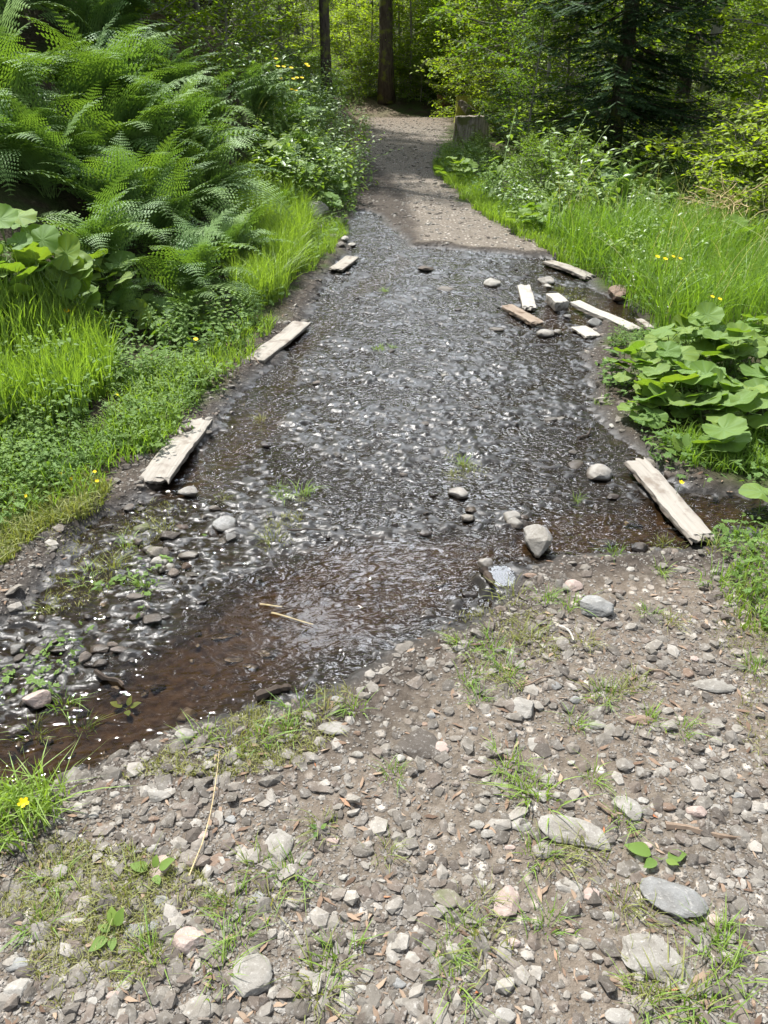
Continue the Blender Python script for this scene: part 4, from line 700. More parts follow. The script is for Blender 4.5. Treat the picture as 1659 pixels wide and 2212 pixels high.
# ---- big round leaves
def burleaf(seed, R0=1.0, stalk=1.6):
    r = np.random.default_rng(seed); nr, na = 9, 72; th = np.linspace(-np.pi, np.pi, na, endpoint=True); V = []; ex = []
    lobes = 9; ph = r.uniform(-.3, .3); out = 1+.03*np.cos(lobes*th+ph)+.045*np.abs(((th*14/np.pi) % 1)-.5)*2+.05*r.normal(0, 1)*np.cos(2*th); out *= (1-.80*np.exp(-((np.abs(th)-np.pi)/.27)**2)); out *= 1+.08*np.cos(th)
    wav = r.uniform(.05, .11); pa, pb = r.uniform(0, 6, 2); cup = r.uniform(-.12, .22)
    for i in range(nr+1):
        q = (i/nr); rr = q*out
        vein = np.maximum(0, 1-np.abs(((th-ph/lobes)*lobes/(2*np.pi)+.5) % 1-.5)*lobes*q*1.15); vein = vein**1.3*(q > .04)
        z = cup*rr**2+wav*q**1.6*np.sin(3*th+pa)+.05*q**2*np.sin(7*th+pb)-.022*vein*(q < .97)-.007*q*np.cos(lobes*th*1+ph+np.pi)
        sub = (np.sin(q*26+np.abs(((th*lobes/(2*np.pi)) % 1)-.5)*9) > .72)*.35*(q > .2)
        V.append(np.stack([rr*np.cos(th), rr*np.sin(th), z], -1)); ex.append(np.clip(vein*.8+sub*.5, 0, 1))
    V = np.concatenate(V)*R0; F = []
    for i in range(nr):
        for j in range(na-1): a = i*na+j; F += [(a, a+na, a+na+1), (a, a+na+1, a+1)]
    g = G(); g.add(V, F, r.uniform(.1, .9), np.concatenate(ex)); s = np.linspace(0, 1, 7); tube(g, np.stack([-.5*s**1.5*.4, 0*s, -stalk*s], -1)*R0, .030*R0, 5, .5, 1); return g.mesh('leaf', [M_BUR, M_STEM], True)
BURS = [burleaf(300+i) for i in range(8)]
def bur(x, y, leaves, label, group='round-leaved plants on the banks'):
    z = float(Hmac(x, y)); root = bpy.data.objects.new('butterbur_plant', None); COL.objects.link(root); root.location = (x, y, z); tag(root, label, 'leafy plant', group)
    for (dx, dy, dz, s, tx, ty, az, k) in leaves: obj('leaf', BURS[k % 8], root, (dx, dy, dz), (tx, ty, az), (s, s, s))
def burr(x, y, n, s0, hgt, spread, label, seed, face=(-.15, -.35)):
    if 'ferns' in label and x < -1.2: face = (-.1, -.85)
    r = random.Random(seed); L = []
    for i in range(n):
        a = r.uniform(0, 6.28); q = math.sqrt(r.random())*spread; s = s0*r.uniform(.6, 1.15); h = hgt*(1.05-.55*(q/spread)**2)*r.uniform(.65, 1.1)
        L.append((q*math.cos(a), q*math.sin(a), h, s, face[1]*-1*r.uniform(.2, 1.3)+.25*math.sin(a)*-1*0+r.gauss(0, .16), face[0]*r.uniform(0, 1.5)+r.gauss(0, .18), a+r.gauss(0, .7), r.randrange(8)))
    bur(x, y, L, label)
for i, (u, v, n, s, h, spr, lb) in enumerate([
 (1400,840,13,.105,.24,.22,'round-leaved plant at the track-side tip of the right clump'),(1480,800,13,.11,.30,.24,'round-leaved plant at the back left of the right clump'),(1570,840,14,.12,.31,.24,'round-leaved plant in the middle of the right clump'),(1480,905,12,.12,.24,.22,'round-leaved plant at the front middle of the right clump'),(1650,800,13,.11,.32,.25,'round-leaved plant at the back right of the right clump'),(1590,935,12,.12,.24,.24,'round-leaved plant at the front right of the right clump'),(1700,900,12,.12,.30,.25,'round-leaved plant at the right edge of the photo'),(1400,900,6,.10,.14,.16,'low round leaves hanging at the front of the right clump'),
 (1540,985,3,.095,.16,.06,'lowest large round leaf of the right clump beside the plank'),(1700,1120,4,.10,.10,.14,'round leaves poking in at the right edge above the gravel'),
 (60,690,9,.135,.42,.26,'big round leaves at the far left below the ferns'),(130,700,10,.14,.46,.20,'largest round leaves standing in the shade left of the ferns'),(165,690,4,.145,.28,.10,'lone low big round leaf in front of the ferns'),(20,640,9,.125,.45,.3,'round leaves at the left edge under fern fronds'),(225,650,6,.14,.3,.2,'shaded round leaf under the drooping fern'),(290,700,9,.085,.12,.26,'low dark round leaves under the drooping ferns'),(370,720,7,.07,.10,.25,'low round leaves at the shaded foot of the ferns'),(40,690,6,.07,.08,.22,'small pale round leaves above the left grass clump'),(30,940,4,.07,.10,.15,'round leaves below the left grass clump'),(60,980,3,.06,.05,.1,'small low round leaf at the left edge'),
 (690,470,9,.09,.26,.25,'round leaves in the leafy bush right beside the track'),(640,430,10,.10,.34,.3,'round leaves in the middle of the left leafy bush'),(720,430,8,.085,.22,.22,'round leaves low at the wet side of the track'),(570,400,9,.11,.38,.3,'yellow-green round leaves between fern and leafy bush'),(560,350,9,.11,.40,.35,'round leaves behind the sunlit grass'),(620,360,10,.10,.42,.35,'pale round leaves below the tall yellow flowers'),
 (990,400,10,.12,.36,.3,'round-leaved plant below the big grey stump'),(1020,375,10,.12,.42,.35,'round leaves right under the big grey stump'),(965,385,6,.10,.18,.2,'low round leaves at the track edge below the stump'),(1130,500,8,.10,.22,.22,'round leaves at the corner of the right verge'),(1160,490,7,.10,.24,.22,'pale round leaves at the foot of the right bushes'),(1040,430,2,.10,.08,.08,'single round leaf at the right verge'),(1560,560,5,.10,.35,.3,'round leaves in the right tall grass')]):
    x, y, z, t_ = hit(u, v); burr(x, y, int(n*2.1) if n > 5 else n, s*(.72 if n > 5 else 1), h, spr, lb, 400+i)
# ---- leafy stem plants (nettle / raspberry / bramble)
def stemplant(seed, h, nst, lsize, mat, step=.055, spread=.15, lean=.35, leaf=OV4, droop=.3):
    r = np.random.default_rng(seed); g = G(); gs = G()
    for i in range(nst):
        hh = h*r.uniform(.65, 1.1); a = r.uniform(0, 6.28); b = r.normal(0, spread, 2); ln = lean*r.uniform(.3, 1.4)*hh; n = max(int(hh/step), 5); s = np.linspace(0, 1, n)
        C = np.stack([b[0]+ln*s**1.8*np.cos(a), b[1]+ln*s**1.8*np.sin(a), hh*(s-.25*lean*s**2.5)], -1); tube(gs, C[::2], np.linspace(.0045, .0015, len(C[::2]))*(.6+.6*h), 4, .3)
        k0 = int(n*.12)
        for j in range(k0, n):
            m = 3 if leaf is OV3 else 2; az = (j % 2)*1.57+r.normal(0, .35)+np.arange(m)*6.283/m; ls = lsize*(1.15-.6*s[j]**2)*r.uniform(.7, 1.15, m)
            M = rotm(r.normal(0, .25, m), droop+r.normal(0, .3, m)-.35*s[j], az)*ls[:, None, None]; T = np.repeat(C[j][None], m, 0)+np.stack([np.cos(az), np.sin(az), 0*az], -1)*lsize*.35
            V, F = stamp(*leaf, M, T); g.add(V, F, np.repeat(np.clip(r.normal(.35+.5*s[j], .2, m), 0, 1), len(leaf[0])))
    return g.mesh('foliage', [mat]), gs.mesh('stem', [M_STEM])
SP = [stemplant(500, .65, 11, .085, M_HERB), stemplant(501, .55, 12, .075, M_HERB, spread=.18), stemplant(502, .75, 10, .10, M_BRAM, lean=.8, spread=.2), stemplant(503, .6, 12, .08, M_BRAM, leaf=OV3, lean=.9, spread=.2), stemplant(504, .9, 10, .09, M_BRAM, lean=.7, spread=.22), stemplant(505, .32, 10, .06, M_HERB, spread=.10, step=.035), stemplant(506, .45, 9, .07, M_HERB, spread=.12, step=.05)]
def splant(x, y, k, s, look, cat='leafy plant', name='leafy_plant', group='leafy plants on the banks', rz=0., dz=-.02, label=None):
    root = bpy.data.objects.new(name, None); COL.objects.link(root); root.location = (x, y, float(Hmac(x, y))+dz); root.rotation_euler = (0, 0, rz); root.scale = (s, s, s)
    obj('foliage', SP[k][0], root); obj('stem', SP[k][1], root)
    if label: tag(root, label, cat, group)
    else: autolabel(look, x, y, root, cat, group)
LM += [('the big dark fir', 4.0, 13.5), ('the moss-covered stump', 2.3, 23.5), ('the tall yellow flowers', -1.9, 10.6), ('the large drooping fern', -1.5, 5.7), ('the corner of the right verge', *flat(1110, 500)), ('the dark trunk left of the track', -1.3, 18), ('the left grass clump', -1.7, 4.2), ('the sunlit grass on the left', -1.1, 6.0), ('the tall grass on the right', 2.9, 6.2), ('the fern below the fir', 3.0, 10.2)]
r_ = random.Random(12)
def scatter_sp(poly, n, kinds, smin, smax, look, mind=.22):
    pw = [hit(u, v)[:2] for u, v in poly]; a = np.array(pw); got = []; tries = 0
    while len(got) < n and tries < 6000:
        tries += 1; x = r_.uniform(a[:, 0].min(), a[:, 0].max()); y = r_.uniform(a[:, 1].min(), a[:, 1].max())
        if sdpoly(np.array([x]), np.array([y]), pw)[0] > 0 or any(math.hypot(x-p, y-q) < mind for p, q in got): continue
        got.append((x, y)); splant(x, y, r_.choice(kinds), r_.uniform(smin, smax), look, rz=r_.uniform(0, 6.28))
scatter_sp([(640,460),(560,400),(520,330),(600,270),(700,290),(760,380),(755,430),(700,470)], 42, [0,2,4], .75, 1.1, 'leafy green nettle-like plant', .25)
scatter_sp([(960,330),(1010,315),(1190,380),(1330,420),(1340,440),(1200,470),(1110,480),(1040,430),(960,380)], 40, [0,1,3,6], .55, .95, 'dense leafy herb', .26)
scatter_sp([(1240,500),(1180,440),(1200,400),(1320,385),(1480,370),(1800,360),(1850,540),(1560,510),(1360,500)], 75, [2,3,4], .9, 1.6, 'bright bramble plant', .36)
scatter_sp([(1360,600),(1480,520),(1700,500),(1900,500),(1900,720),(1700,720),(1500,680)], 24, [2,3,6], .5, .8, 'bramble plant among grass', .28)
scatter_sp([(120,870),(60,850),(100,790),(250,800),(260,860),(180,930),(60,960)], 6, [5,6], .6, .9, 'broad-leaved weed in the grass', .2)
scatter_sp([(430,830),(330,780),(250,860),(240,960),(330,960),(400,900)], 16, [5,6,5], .32, .6, 'low leafy weed', .12)
scatter_sp([(230,940),(60,930),(-100,980),(-100,1150),(40,1110),(180,1050)], 18, [5,6,5], .3, .55, 'low creeping weed', .12)
scatter_sp([(1300,860),(1290,780),(1400,700),(1700,700),(1700,760),(1450,800)], 10, [5,6], .35, .6, 'small weed', .12)
scatter_sp([(430,790),(360,760),(240,740),(420,700),(560,720),(520,760)], 8, [5,5,6], .5, .8, 'small leafy weed', .2)
scatter_sp([(770,330),(700,300),(640,230),(690,170),(760,200),(790,240),(790,280)], 26, [0,1,5,6], .5, .9, 'small leafy plant on the cut bank', .35)
scatter_sp([(520,240),(400,210),(480,160),(650,200),(700,240),(640,290),(560,290)], 26, [0,1,4], .9, 1.35, 'shaded leafy plant on the bank', .45)
# ---- flowers
def fl_cup(n=5, s=.011, mat=None, tall=.12, stems=1, seed=0, spread=.0, headv=.5):
    r = np.random.default_rng(seed); g = G(); gs = G()
    for q in range(stems):
        b = r.normal(0, spread, 2); h = tall*r.uniform(.62, 1.1); a = r.uniform(0, 6.3); t_ = np.linspace(0, 1, 6); C = np.stack([b[0]*(1+t_)+.12*h*t_**2*np.cos(a), b[1]*(1+t_)+.12*h*t_**2*np.sin(a), h*t_], -1); tube(gs, C, .0013, 4)
        for k in range(n):
            az = 6.283*k/n; V = np.array([(0, 0, 0), (.6, .42, .25), (1.05, .25, .4), (1.05, -.25, .4), (.6, -.42, .25)])*s; V[:, 2] *= headv*2; g.add(V@rotm(0, 0, az).T.reshape(3, 3)@rotm(.3, .2, 0).T.reshape(3, 3)+C[-1], [(0, 1, 2), (0, 2, 3), (0, 3, 4)], r.random())
    return g.mesh('petals', [mat or M_YEL]), gs.mesh('stem', [M_STEM])
FL = {'b': fl_cup(5, .011, None, .10, 1, 1), 'd': fl_cup(16, .017, None, .16, 1, 2, 0, .15), 't': fl_cup(8, .022, None, .95, 13, 3, .11, .45), 'h': fl_cup(8, .015, None, .45, 2, 4, .03, .35), 'w': fl_cup(5, .008, M_WHT, .2, 5, 5, .05)}
def flower(u, v, k, label, s=1., hgt=None):
    H = {'b': .10, 'd': .16, 't': .95, 'h': .45, 'w': .2}[k]*s; x, y, z, t_ = hit(u, v, H); root = bpy.data.objects.new('yellow_flower' if k != 'w' else 'white_flower', None); COL.objects.link(root); root.location = (x, y, z); root.scale = (s, s, s)
    obj('petals', FL[k][0], root); obj('stem', FL[k][1], root)
    if label: tag(root, label, 'flower', 'yellow flowers on the banks')
    else: autolabel('small yellow buttercup', x, y, root, 'flower', 'yellow flowers on the banks')
flower(38, 1716, 'b', 'yellow buttercup at the left edge by the stream', 1.1)
flower(137, 675, 'd', 'yellow dandelion-like flower above the left grass clump'); flower(418, 735, 'd', 'shaggy yellow flower left of the middle left plank', .8); flower(200, 388, 'd', 'yellow flower in front of the large fern fronds', 2.0)
flower(608, 140, 't', 'tall stand of yellow flowers at the edge of the wood'); flower(1432, 575, 'h', 'cluster of yellow flowers in the right tall grass'); flower(1465, 572, 'h', 'yellow flower pair right of the cluster in tall grass', .9); flower(1550, 660, 'h', 'yellow flower above the back of the round leaves', .8); flower(1470, 1028, 'b', None); flower(1555, 692, 'h', 'small yellow flower behind the round leaves', .6); flower(1178, 350, 'h', 'small orange-yellow flower among the right bushes', .8)
for u, v in [(50,1063),(125,1015),(200,1010),(80,1005),(228,862),(295,878),(250,845),(320,762),(325,768),(108,642),(50,565),(60,600),(100,600),(72,612),(80,618),(92,621),(110,560),(130,548),(142,550),(58,520),(65,495),(78,505),(34,530),(205,1030),(30,560),(22,600),(225,690),(150,1025)]: flower(u, v, 'b', None, .75)
for u, v in [(1450,600),(1390,560)]:
    x, y, z, t_ = hit(u, v, .3); root = bpy.data.objects.new('white_flower', None); COL.objects.link(root); root.location = (x, y, z); root.scale = (1.,)*3; obj('petals', FL['w'][0], root); obj('stem', FL['w'][1], root); autolabel('tiny pale flowers', x, y, root, 'flower', 'pale flowers in the right grass')
# ---- plantain leaves in the gravel
def rosette(u, v, sizes, label, mat, name='plantain', cat='plant'):
    x, y, z, t_ = hit(u, v); root = bpy.data.objects.new(name, None); COL.objects.link(root); root.location = (x, y, hz(x, y)+.008); tag(root, label, cat); V0, F0 = ovate(.62, .10, 10)
    for az, s, el in sizes:
        V = V0.copy(); V[:, 0] = V[:, 0]*1.0+.35; V[:, 1] += .03*np.sin(V[:, 0]*7); V = np.concatenate([V, [(0, -.02, 0), (0, .02, 0)]]); F = np.concatenate([F0, [(len(V)-2, 0, len(V)-1)]])
        obj('leaf', mesh('leaf', V*s, F, [mat], {'rnd': np.full(len(V), random.random()), 'ex': np.full(len(V), .1)}, None, True), root, (0, 0, 0), (0, -el, az))
rosette(335, 1895, [(.35, .042, .5), (2.9, .044, .25), (5.3, .03, .2), (1.5, .028, .6)], 'small plantain with light green leaves beside a pale stone', M_BUR)
rosette(250, 2025, [(1.9, .040, .45), (1.2, .038, .7), (4.9, .030, .15), (3.9, .042, .1), (2.8, .03, .2)], 'broad-leaved plantain at lower left', M_BUR)
rosette(1425, 1862, [(2.7, .062, .1), (.2, .05, .05), (3.6, .04, .15), (5.8, .03, .2)], 'chewed green leaf lying above the dark boulder', M_BUR, 'torn_leaf', 'leaf')
rosette(690, 1800, [(.6, .018, .5), (2.6, .02, .3), (4.2, .018, .2)], 'tiny green seedling in centre gravel', M_HERB, 'seedling')
rosette(265, 1500, [(.3, .035, .35), (2.9, .04, .4), (5.2, .03, .3), (1.2, .03, .7)], 'green weed sprouting at the stream stone', M_GRASS, 'weed'); rosette(1470, 995, [(1.9, .09, .9), (1.1, .10, .8), (2.7, .07, .5), (.3, .08, .4)], 'upright light green dock plant by the right plank', M_BUR, 'dock_plant')
# ---------------------------------------------------------------- trees
def branch_pts(p, d, L, r, n=7, up=.0, wob=.12):
    P = [np.array(p, float)]; d = np.array(d, float)
    for i in range(n): d = d+r.normal(0, wob, 3)+np.array([0, 0, up]); d /= np.linalg.norm(d); P.append(P[-1]+d*L/n)
    return np.array(P)
def broadleaf(seed, H, crown0, rad, nl, lsize, mat, tr=.12, leaf=DIA, flat_=.35, dens=1., lean=(0, 0), bark=None, twigs=9, lpt=14):
    r = np.random.default_rng(seed); g = G(); gt = G(); n = 12; s = np.linspace(0, 1, n); T = np.stack([lean[0]*s**2+.12*np.sin(s*4+seed)*s, lean[1]*s**2+.1*np.cos(s*3.3+seed)*s, H*s], -1); tube(gt, T, tr*(1-.85*s)**.9+.008, 9, .3)
    LP = []; LM_ = []; LR = []
    for i in range(nl):
        q = crown0+(1-crown0)*(i+.5)/nl; k = q*(n-1); j = min(int(k), n-2); p = T[j]+(T[j+1]-T[j])*(k-j); az = i*2.4+r.normal(0, .3); el = r.uniform(-.05, .45)+.5*(q-crown0); u_ = (q-crown0)/(1-crown0)
        L = rad*(np.sin(np.pi*min(1, .22+.80*u_))**.6)*r.uniform(.7, 1.15)+.15; d = np.array([math.cos(az)*math.cos(el), math.sin(az)*math.cos(el), math.sin(el)]); B = branch_pts(p, d, L, r, 8, -.02); tube(gt, B, np.linspace(tr*.26, .004, 9)*(.5+.5*L/rad), 5, .3, 0, False)
        for w_ in range(twigs):
            a = .22+.78*(w_+r.random())/twigs; kk = min(int(a*8), 7); c = B[kk]+(B[kk+1]-B[kk])*(a*8-kk); T0 = B[kk+1]-B[kk]; T0 /= np.linalg.norm(T0); sdv = np.cross(T0, [0, 0, 1]); sdv /= np.linalg.norm(sdv)+1e-9; sg = 1 if w_ % 2 else -1
            dd = T0*.6+sdv*sg*r.uniform(.4, 1.)+np.array([0, 0, r.normal(.0, .22)]); tl = L*.34*(1.15-a*.6)*r.uniform(.6, 1.2)+.12; W = branch_pts(c, dd, tl, r, 4, -.03); tube(gt, W, np.linspace(.006, .002, 5), 3, .3, 0, False)
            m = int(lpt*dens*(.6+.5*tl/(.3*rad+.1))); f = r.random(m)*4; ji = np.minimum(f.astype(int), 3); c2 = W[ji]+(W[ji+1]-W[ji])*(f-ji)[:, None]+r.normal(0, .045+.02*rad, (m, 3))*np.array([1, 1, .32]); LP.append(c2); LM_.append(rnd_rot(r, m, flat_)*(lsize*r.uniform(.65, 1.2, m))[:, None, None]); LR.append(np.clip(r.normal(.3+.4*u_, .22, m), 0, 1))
    P = np.concatenate(LP); V, F = stamp(*leaf, np.concatenate(LM_), P); g.add(V, F, np.repeat(np.concatenate(LR), len(leaf[0])))
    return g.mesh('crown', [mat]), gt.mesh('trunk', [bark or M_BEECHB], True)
def conifer(seed, H, z0, rad, mat, tr=.2, whorl=.34, nb=6, fine=1., droop=.25, dead=.0, bark=None, toothw=.022):
    r = np.random.default_rng(seed); g = G(); gt = G(); n = 14; s = np.linspace(0, 1, n); T = np.stack([.05*np.sin(s*5+seed), .05*np.cos(s*4), H*s], -1); rr = tr*(1-s)**.85+.01; rr[0] *= 1.35; tube(gt, T, rr, 14, .3)
    z = z0; LV = []; LF = []; A = []; Dv = []; Ls = []; Tp = []
    while z < H*.985:
        u_ = (z-z0)/(H-z0); L0 = rad*(1-u_)**.85*min(1, .55+u_*3)
        for b in range(nb):
            az = r.uniform(0, 6.283); L = max(L0*r.uniform(.65, 1.12), .12); el = .15-droop*(1-u_)+r.normal(0, .06)
            nn = 9; ss = np.linspace(0, 1, nn); x = L*ss*math.cos(el); zz = z+r.uniform(-.12, .12)+L*(math.sin(el)*ss-.16*droop*4*ss*(1-ss)+.13*ss**3); B = np.stack([x*math.cos(az), x*math.sin(az), zz], -1); tube(gt, B, np.linspace(.016, .003, nn)*(.4+.6*L/rad), 4, .3, 0, False)
            if r.random() < dead*(1-u_): continue
            st = .07/fine; m = int(L*.86/st)
            for k in range(m):
                a = .14+.86*(k+.5)/m; kk = min(int(a*(nn-1)), nn-2); c = B[kk]+(B[kk+1]-B[kk])*(a*(nn-1)-kk); tl = (L*.38*(1.05-a)**.8+.06)*r.uniform(.7, 1.15); sg = 1 if k % 2 else -1; az2 = az+sg*r.uniform(.65, 1.0)
                d = np.array([math.cos(az2), math.sin(az2), -.12-droop*.3+r.normal(0, .12)]); A.append(c); Dv.append(d); Ls.append(tl); Tp.append(a)
                if tl > .22 and fine > .8:
                    for q in (.35, .6, .8):
                        for s2 in (-1, 1): d2 = np.array([math.cos(az2+s2*.7), math.sin(az2+s2*.7), d[2]+r.normal(0, .1)]); A.append(c+d*tl*q); Dv.append(d2); Ls.append(tl*.42*(1.2-q)); Tp.append(a)
        z += whorl*r.uniform(.8, 1.15)
    A = np.array(A); Dv = np.array(Dv); Dv /= np.linalg.norm(Dv, axis=1)[:, None]; Ls = np.array(Ls); Tp = np.array(Tp); k = 7; V0 = []; F0 = []
    for i in range(k):      # needle comb: little wedges on both sides of the twig
        a = i/k; b = len(V0); V0 += [(a, 0, 0), (a+1/k, 0, 0), (a+.9/k, 1, .25), (a+.9/k, -1, .25)]; F0 += [(b, b+1, b+2), (b, b+3, b+1)]
    V0, F0 = np.array(V0), np.array(F0); Y = np.stack([-Dv[:, 1], Dv[:, 0], 0*Dv[:, 0]], -1); Y /= np.linalg.norm(Y, axis=1)[:, None]; Z = np.cross(Dv, Y); ro = np.random.default_rng(seed+5).normal(0, .35, len(A))[:, None]; Y, Z = Y*np.cos(ro)+Z*np.sin(ro), Z*np.cos(ro)-Y*np.sin(ro)
    M = np.stack([Dv*Ls[:, None], Y*toothw, Z*toothw], -1); V, F = stamp(V0, F0, M, A); rv = r.random(len(A)); tipf = np.tile(V0[:, 0], len(A))*np.repeat(np.clip(Tp*1.5-.6, 0, 1), len(V0)); g.add(V, F, np.repeat(rv, len(V0)), np.clip(tipf**2*.9, 0, 1))
    return g.mesh('crown', [mat]), gt.mesh('trunk', [bark or M_BARK], True)
PROTO = {
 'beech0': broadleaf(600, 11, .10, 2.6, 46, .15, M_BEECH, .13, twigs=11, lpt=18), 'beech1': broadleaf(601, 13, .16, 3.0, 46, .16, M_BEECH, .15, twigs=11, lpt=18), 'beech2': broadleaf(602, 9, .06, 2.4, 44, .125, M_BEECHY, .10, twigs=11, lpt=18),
 'young0': broadleaf(610, 4.2, .05, 1.25, 40, .085, M_BEECH, .035, OV3, twigs=9, lpt=13), 'young1': broadleaf(611, 3.4, .04, 1.2, 38, .085, M_BEECHY, .03, OV3, twigs=9, lpt=13),
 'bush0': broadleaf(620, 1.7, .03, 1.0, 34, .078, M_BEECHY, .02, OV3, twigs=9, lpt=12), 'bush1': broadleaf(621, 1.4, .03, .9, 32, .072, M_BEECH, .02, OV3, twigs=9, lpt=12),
 'fir': conifer(630, 13, .30, 2.6, M_FIR, .12, .26, 8, 1.0, .42), 'spruce0': conifer(631, 17, 1.6, 2.4, M_FIR, .19, .45, 6, .6, .5, .35, None, .035), 'spruce1': conifer(632, 20, 4.0, 2.6, M_FIR, .125, .5, 6, .55, .55, .4, None, .04), 'trunky': conifer(634, 19, 3.6, 2.8, M_FIR, .20, .45, 6, .55, .6, .3, None, .04), 'spruce2': conifer(633, 15, .9, 2.2, M_FIR, .15, .42, 6, .6, .5, .25, None, .035)}
ROOTS = {}
def tree(kind, x, y, s, label, name, cat='tree', group='trees of the wood', rz=0., dz=-.08, sz=1., tilt=0.):
    root = bpy.data.objects.new(name, None); COL.objects.link(root); root.location = (x, y, float(Hmac(x, y))+dz); root.rotation_euler = (tilt, tilt*.5, rz); root.scale = (s, s, s*sz); cr_, tr_ = PROTO[kind]
    obj('trunk' if cat == 'tree' else 'stem', tr_, root); obj('crown' if cat == 'tree' else 'foliage', cr_, root)
    if '{' in label or label.startswith('~'): autolabel(label[1:], x, y, root, cat, group)
    else: tag(root, label, cat, group); USED[label] = 1
tree('fir', 3.7, 13.4, 1.0, 'big dark fir with layered boughs right of the track', 'fir_tree')
tree('spruce1', -1.17, 18.2, .85, 'slim dark conifer trunk standing close at the left of the track', 'spruce_tree', rz=1.)
tree('trunky', .1, 30.2, 1.2, 'thick reddish-brown trunk at the left bend of the track', 'spruce_tree', rz=2.4)
tree('spruce0', -4.3, 23.2, 1.0, 'conifer with hanging boughs behind the slim dark trunk', 'spruce_tree', rz=3.); tree('spruce0', 4.2, 37, 1.0, 'shadowy conifer closing off the end of the track', 'spruce_tree', rz=4.)
tree('spruce0', -3.5, 15.2, .72, 'thin conifer on the bank nearest the yellow flowers', 'spruce_tree', rz=2.); tree('beech1', -2.6, 17.4, .72, 'beech with boughs over the shaded track', 'beech_tree', rz=1.); tree('spruce2', -4.2, 20, 1.0, 'conifer on the bank left of the slim dark trunk', 'spruce_tree', rz=5.)
tree('young1', 3.2, 15.0, 1.0, 'young beech with bright leaves right of the big grey stump', 'young_beech', rz=.4); tree('young0', 3.5, 18.2, 1.15, 'young beech just behind the big grey stump', 'young_beech', rz=1.9); tree('young0', 2.35, 13.4, .55, 'leafy sapling between the track and the dark fir', 'young_beech', rz=2.2)
tree('young0', 3.3, 20.5, 1.3, 'taller young beech behind the moss-covered stump', 'young_beech', rz=3.2); tree('young1', 3.1, 25, 1.3, 'bright young beech beyond the moss-covered stump', 'young_beech', rz=4.2)
tree('beech2', 6.1, 10.4, .95, 'bright beech reaching in from the upper right corner', 'beech_tree', rz=1.2, dz=-.6); tree('beech2', 9.3, 15.5, 1.0, 'sunlit beech behind the upper right bushes', 'beech_tree', rz=2.6); tree('beech0', 6.6, 17.5, .9, 'beech with slim grey trunk right of the dark fir', 'beech_tree', rz=.3)
for i, (x, y, k, s) in enumerate([(5.6, 9.2, 'bush0', 1.25), (6.6, 9.8, 'bush0', 1.35), (5.0, 8.2, 'bush0', 1.0), (6.0, 8.1, 'bush0', 1.1), (4.6, 9.6, 'bush0', .95), (7.2, 11.2, 'bush0', 1.5), (5.7, 10.9, 'bush0', 1.2), (2.1, 10.6, 'bush1', .5), (2.7, 11.4, 'bush1', .55), (2.2, 12.0, 'bush1', .45), (2.75, 14.2, 'bush1', .7), (2.5, 12.9, 'bush1', .55), (-2.9, 10.6, 'bush1', 1.1), (-3.6, 11.6, 'bush1', 1.3), (-2.2, 12.0, 'bush1', .9), (-4.4, 10.4, 'bush1', 1.3), (-2.8, 13.6, 'bush1', 1.1), (-1.9, 15.2, 'bush1', .7), (-4.2, 13.6, 'bush1', 1.4), (3.1, 19.6, 'bush1', .9), (3.2, 22, 'bush0', 1.0), (-1.7, 22.5, 'bush1', .6), (2.6, 28, 'bush0', 1.1), (1.3, 30.3, 'bush1', .9), (-.9, 31, 'bush1', 1.), (.8, 31.8, 'bush1', 1.2), (2.4, 31, 'bush1', 1.3), (-2.2, 30, 'bush1', 1.1)]):
    tree(k, x, y, s, '~'+('bright' if k == 'bush0' else 'dark green')+' leafy shrub', 'leafy_shrub', 'shrub', 'shrubs along the track', rz=i*1.3)
rt = random.Random(44); made = []
def wood(n, xr_, yr_, kinds, look, smin, smax, mind, sz=1.):
    c = 0; tr_ = 0
    while c < n and tr_ < 4000:
        tr_ += 1; x = rt.uniform(*xr_); y = rt.uniform(*yr_)
        if abs(x) > .62*y+3.5 or any(math.hypot(x-a, y-b) < mind for a, b in made): continue
        if y < 45 and xl(y)-1.0 < x < xr(y)+1.0: continue
        tq = max(0, min(1, ((x-.5)*-6+(y-25)*6.6)/79.6)); 
        if math.hypot(x-(.5-6*tq), y-(25+6.6*tq)) < 2.5: continue
        made.append((x, y)); c += 1; k = rt.choice(kinds); nm = 'spruce_tree' if 'spruce' in k else ('young_beech' if 'young' in k else 'beech_tree')
        tree(k, x, y, rt.uniform(smin, smax), '~'+look+' '+nm.replace('_', ' '), nm, rz=rt.uniform(0, 6.28))
LM += [('the thick trunk at the bend', .1, 30.2), ('the reddish far stump', 2.05, 29), ('the upper right bright beech', 6.1, 10.4), ('the slim grey-trunked beech', 6.6, 17.5), ('the top left corner of the photo', -9, 16), ('the top right corner of the photo', 14, 20)]
wood(26, (-16, -3.2), (17, 36), ['beech0', 'spruce0', 'beech1', 'spruce2', 'beech0'], 'shaded', .75, 1.05, 1.9)
wood(26, (3.2, 20), (18, 36), ['beech0', 'beech1', 'beech2', 'spruce0', 'beech2'], 'sunlit', .8, 1.1, 2.1)
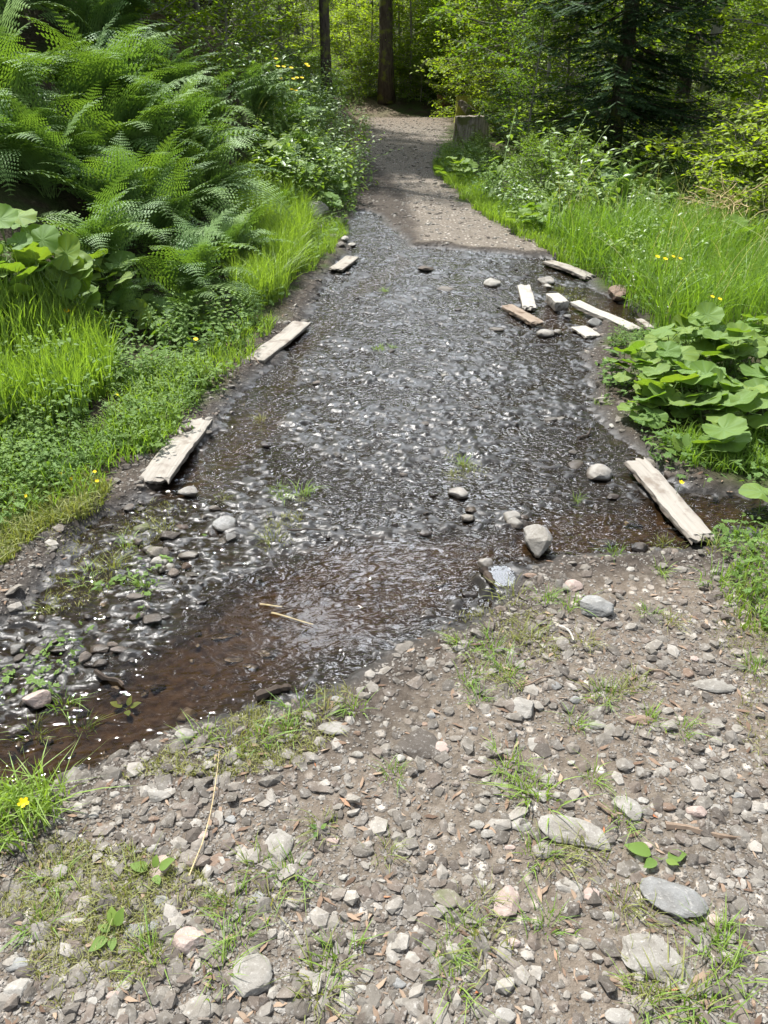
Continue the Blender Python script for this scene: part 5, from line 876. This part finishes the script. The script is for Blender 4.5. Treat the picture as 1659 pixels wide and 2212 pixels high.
wood(9, (-9, 9), (37, 45), ['beech2', 'beech2', 'beech1'], 'distant', .9, 1.2, 2.4)
wood(20, (-26, 28), (42, 56), ['beech1', 'beech0', 'spruce0', 'beech2'], 'far', 1., 1.35, 2.6)
wood(22, (-6, 6), (31, 38), ['young1', 'young1', 'young0'], 'sunlit thin', .9, 1.4, .9)
wood(14, (-9, -2.6), (14.5, 24), ['young0', 'young0', 'young1'], 'thin understorey', .8, 1.1, .9)
wood(10, (5, 13), (13, 22), ['young0', 'young1'], 'leafy', .8, 1.2, 1.0)
# dead branches, the dead log on the bank
def deadbranch(x, y, z, seed, L, az, el, label, rad=.02):
    r = np.random.default_rng(seed); g = G(); B = branch_pts((0, 0, 0), (math.cos(az)*math.cos(el), math.sin(az)*math.cos(el), math.sin(el)), L, r, 9, -.02, .16); tube(g, B, np.linspace(rad, rad*.3, 10), 6)
    for k in range(6): c = B[2+k]; d = r.normal(0, 1, 3); d[2] = abs(d[2])*.5-.3; W = branch_pts(c, d, L*r.uniform(.2, .4), r, 5, 0, .25); tube(g, W, np.linspace(rad*.5, .003, 6), 5, 0, 0, False)
    tag(obj('dead_branch', g.mesh('dead_branch', [M_DEAD]), None, (x, y, z)), label, 'branch')
deadbranch(6.5, 11.6, .55, 700, 1.5, R(170), .1, 'bare white dead branch among bright leaves at upper right', .022); deadbranch(4.6, 10.8, .55, 701, .8, R(-20), .05, 'thin bare branch below the dark fir on its right'); deadbranch(-3.2, 15, float(Hmac(-3.2, 15))+.1, 702, 1.8, R(-50), -.25, 'pale fallen branch on the shaded bank', .03)
tag(obj('dead_brush', (lambda g: (([tube(g, branch_pts(np.random.default_rng(i).normal(0, .16, 3)*np.array([1, 1, .4]), np.random.default_rng(i+9).normal(0, 1, 3)*np.array([1, 1, .3]), .45, np.random.default_rng(i+3), 5, 0, .3), .004, 4) for i in range(60)]), g.mesh('dead_brush', [M_STRAW]))[1])(G()), None, (3.9, 9.0, float(Hmac(3.9, 9.0))+.42)), 'tangle of dry tan twigs on top of the right brambles', 'brush')
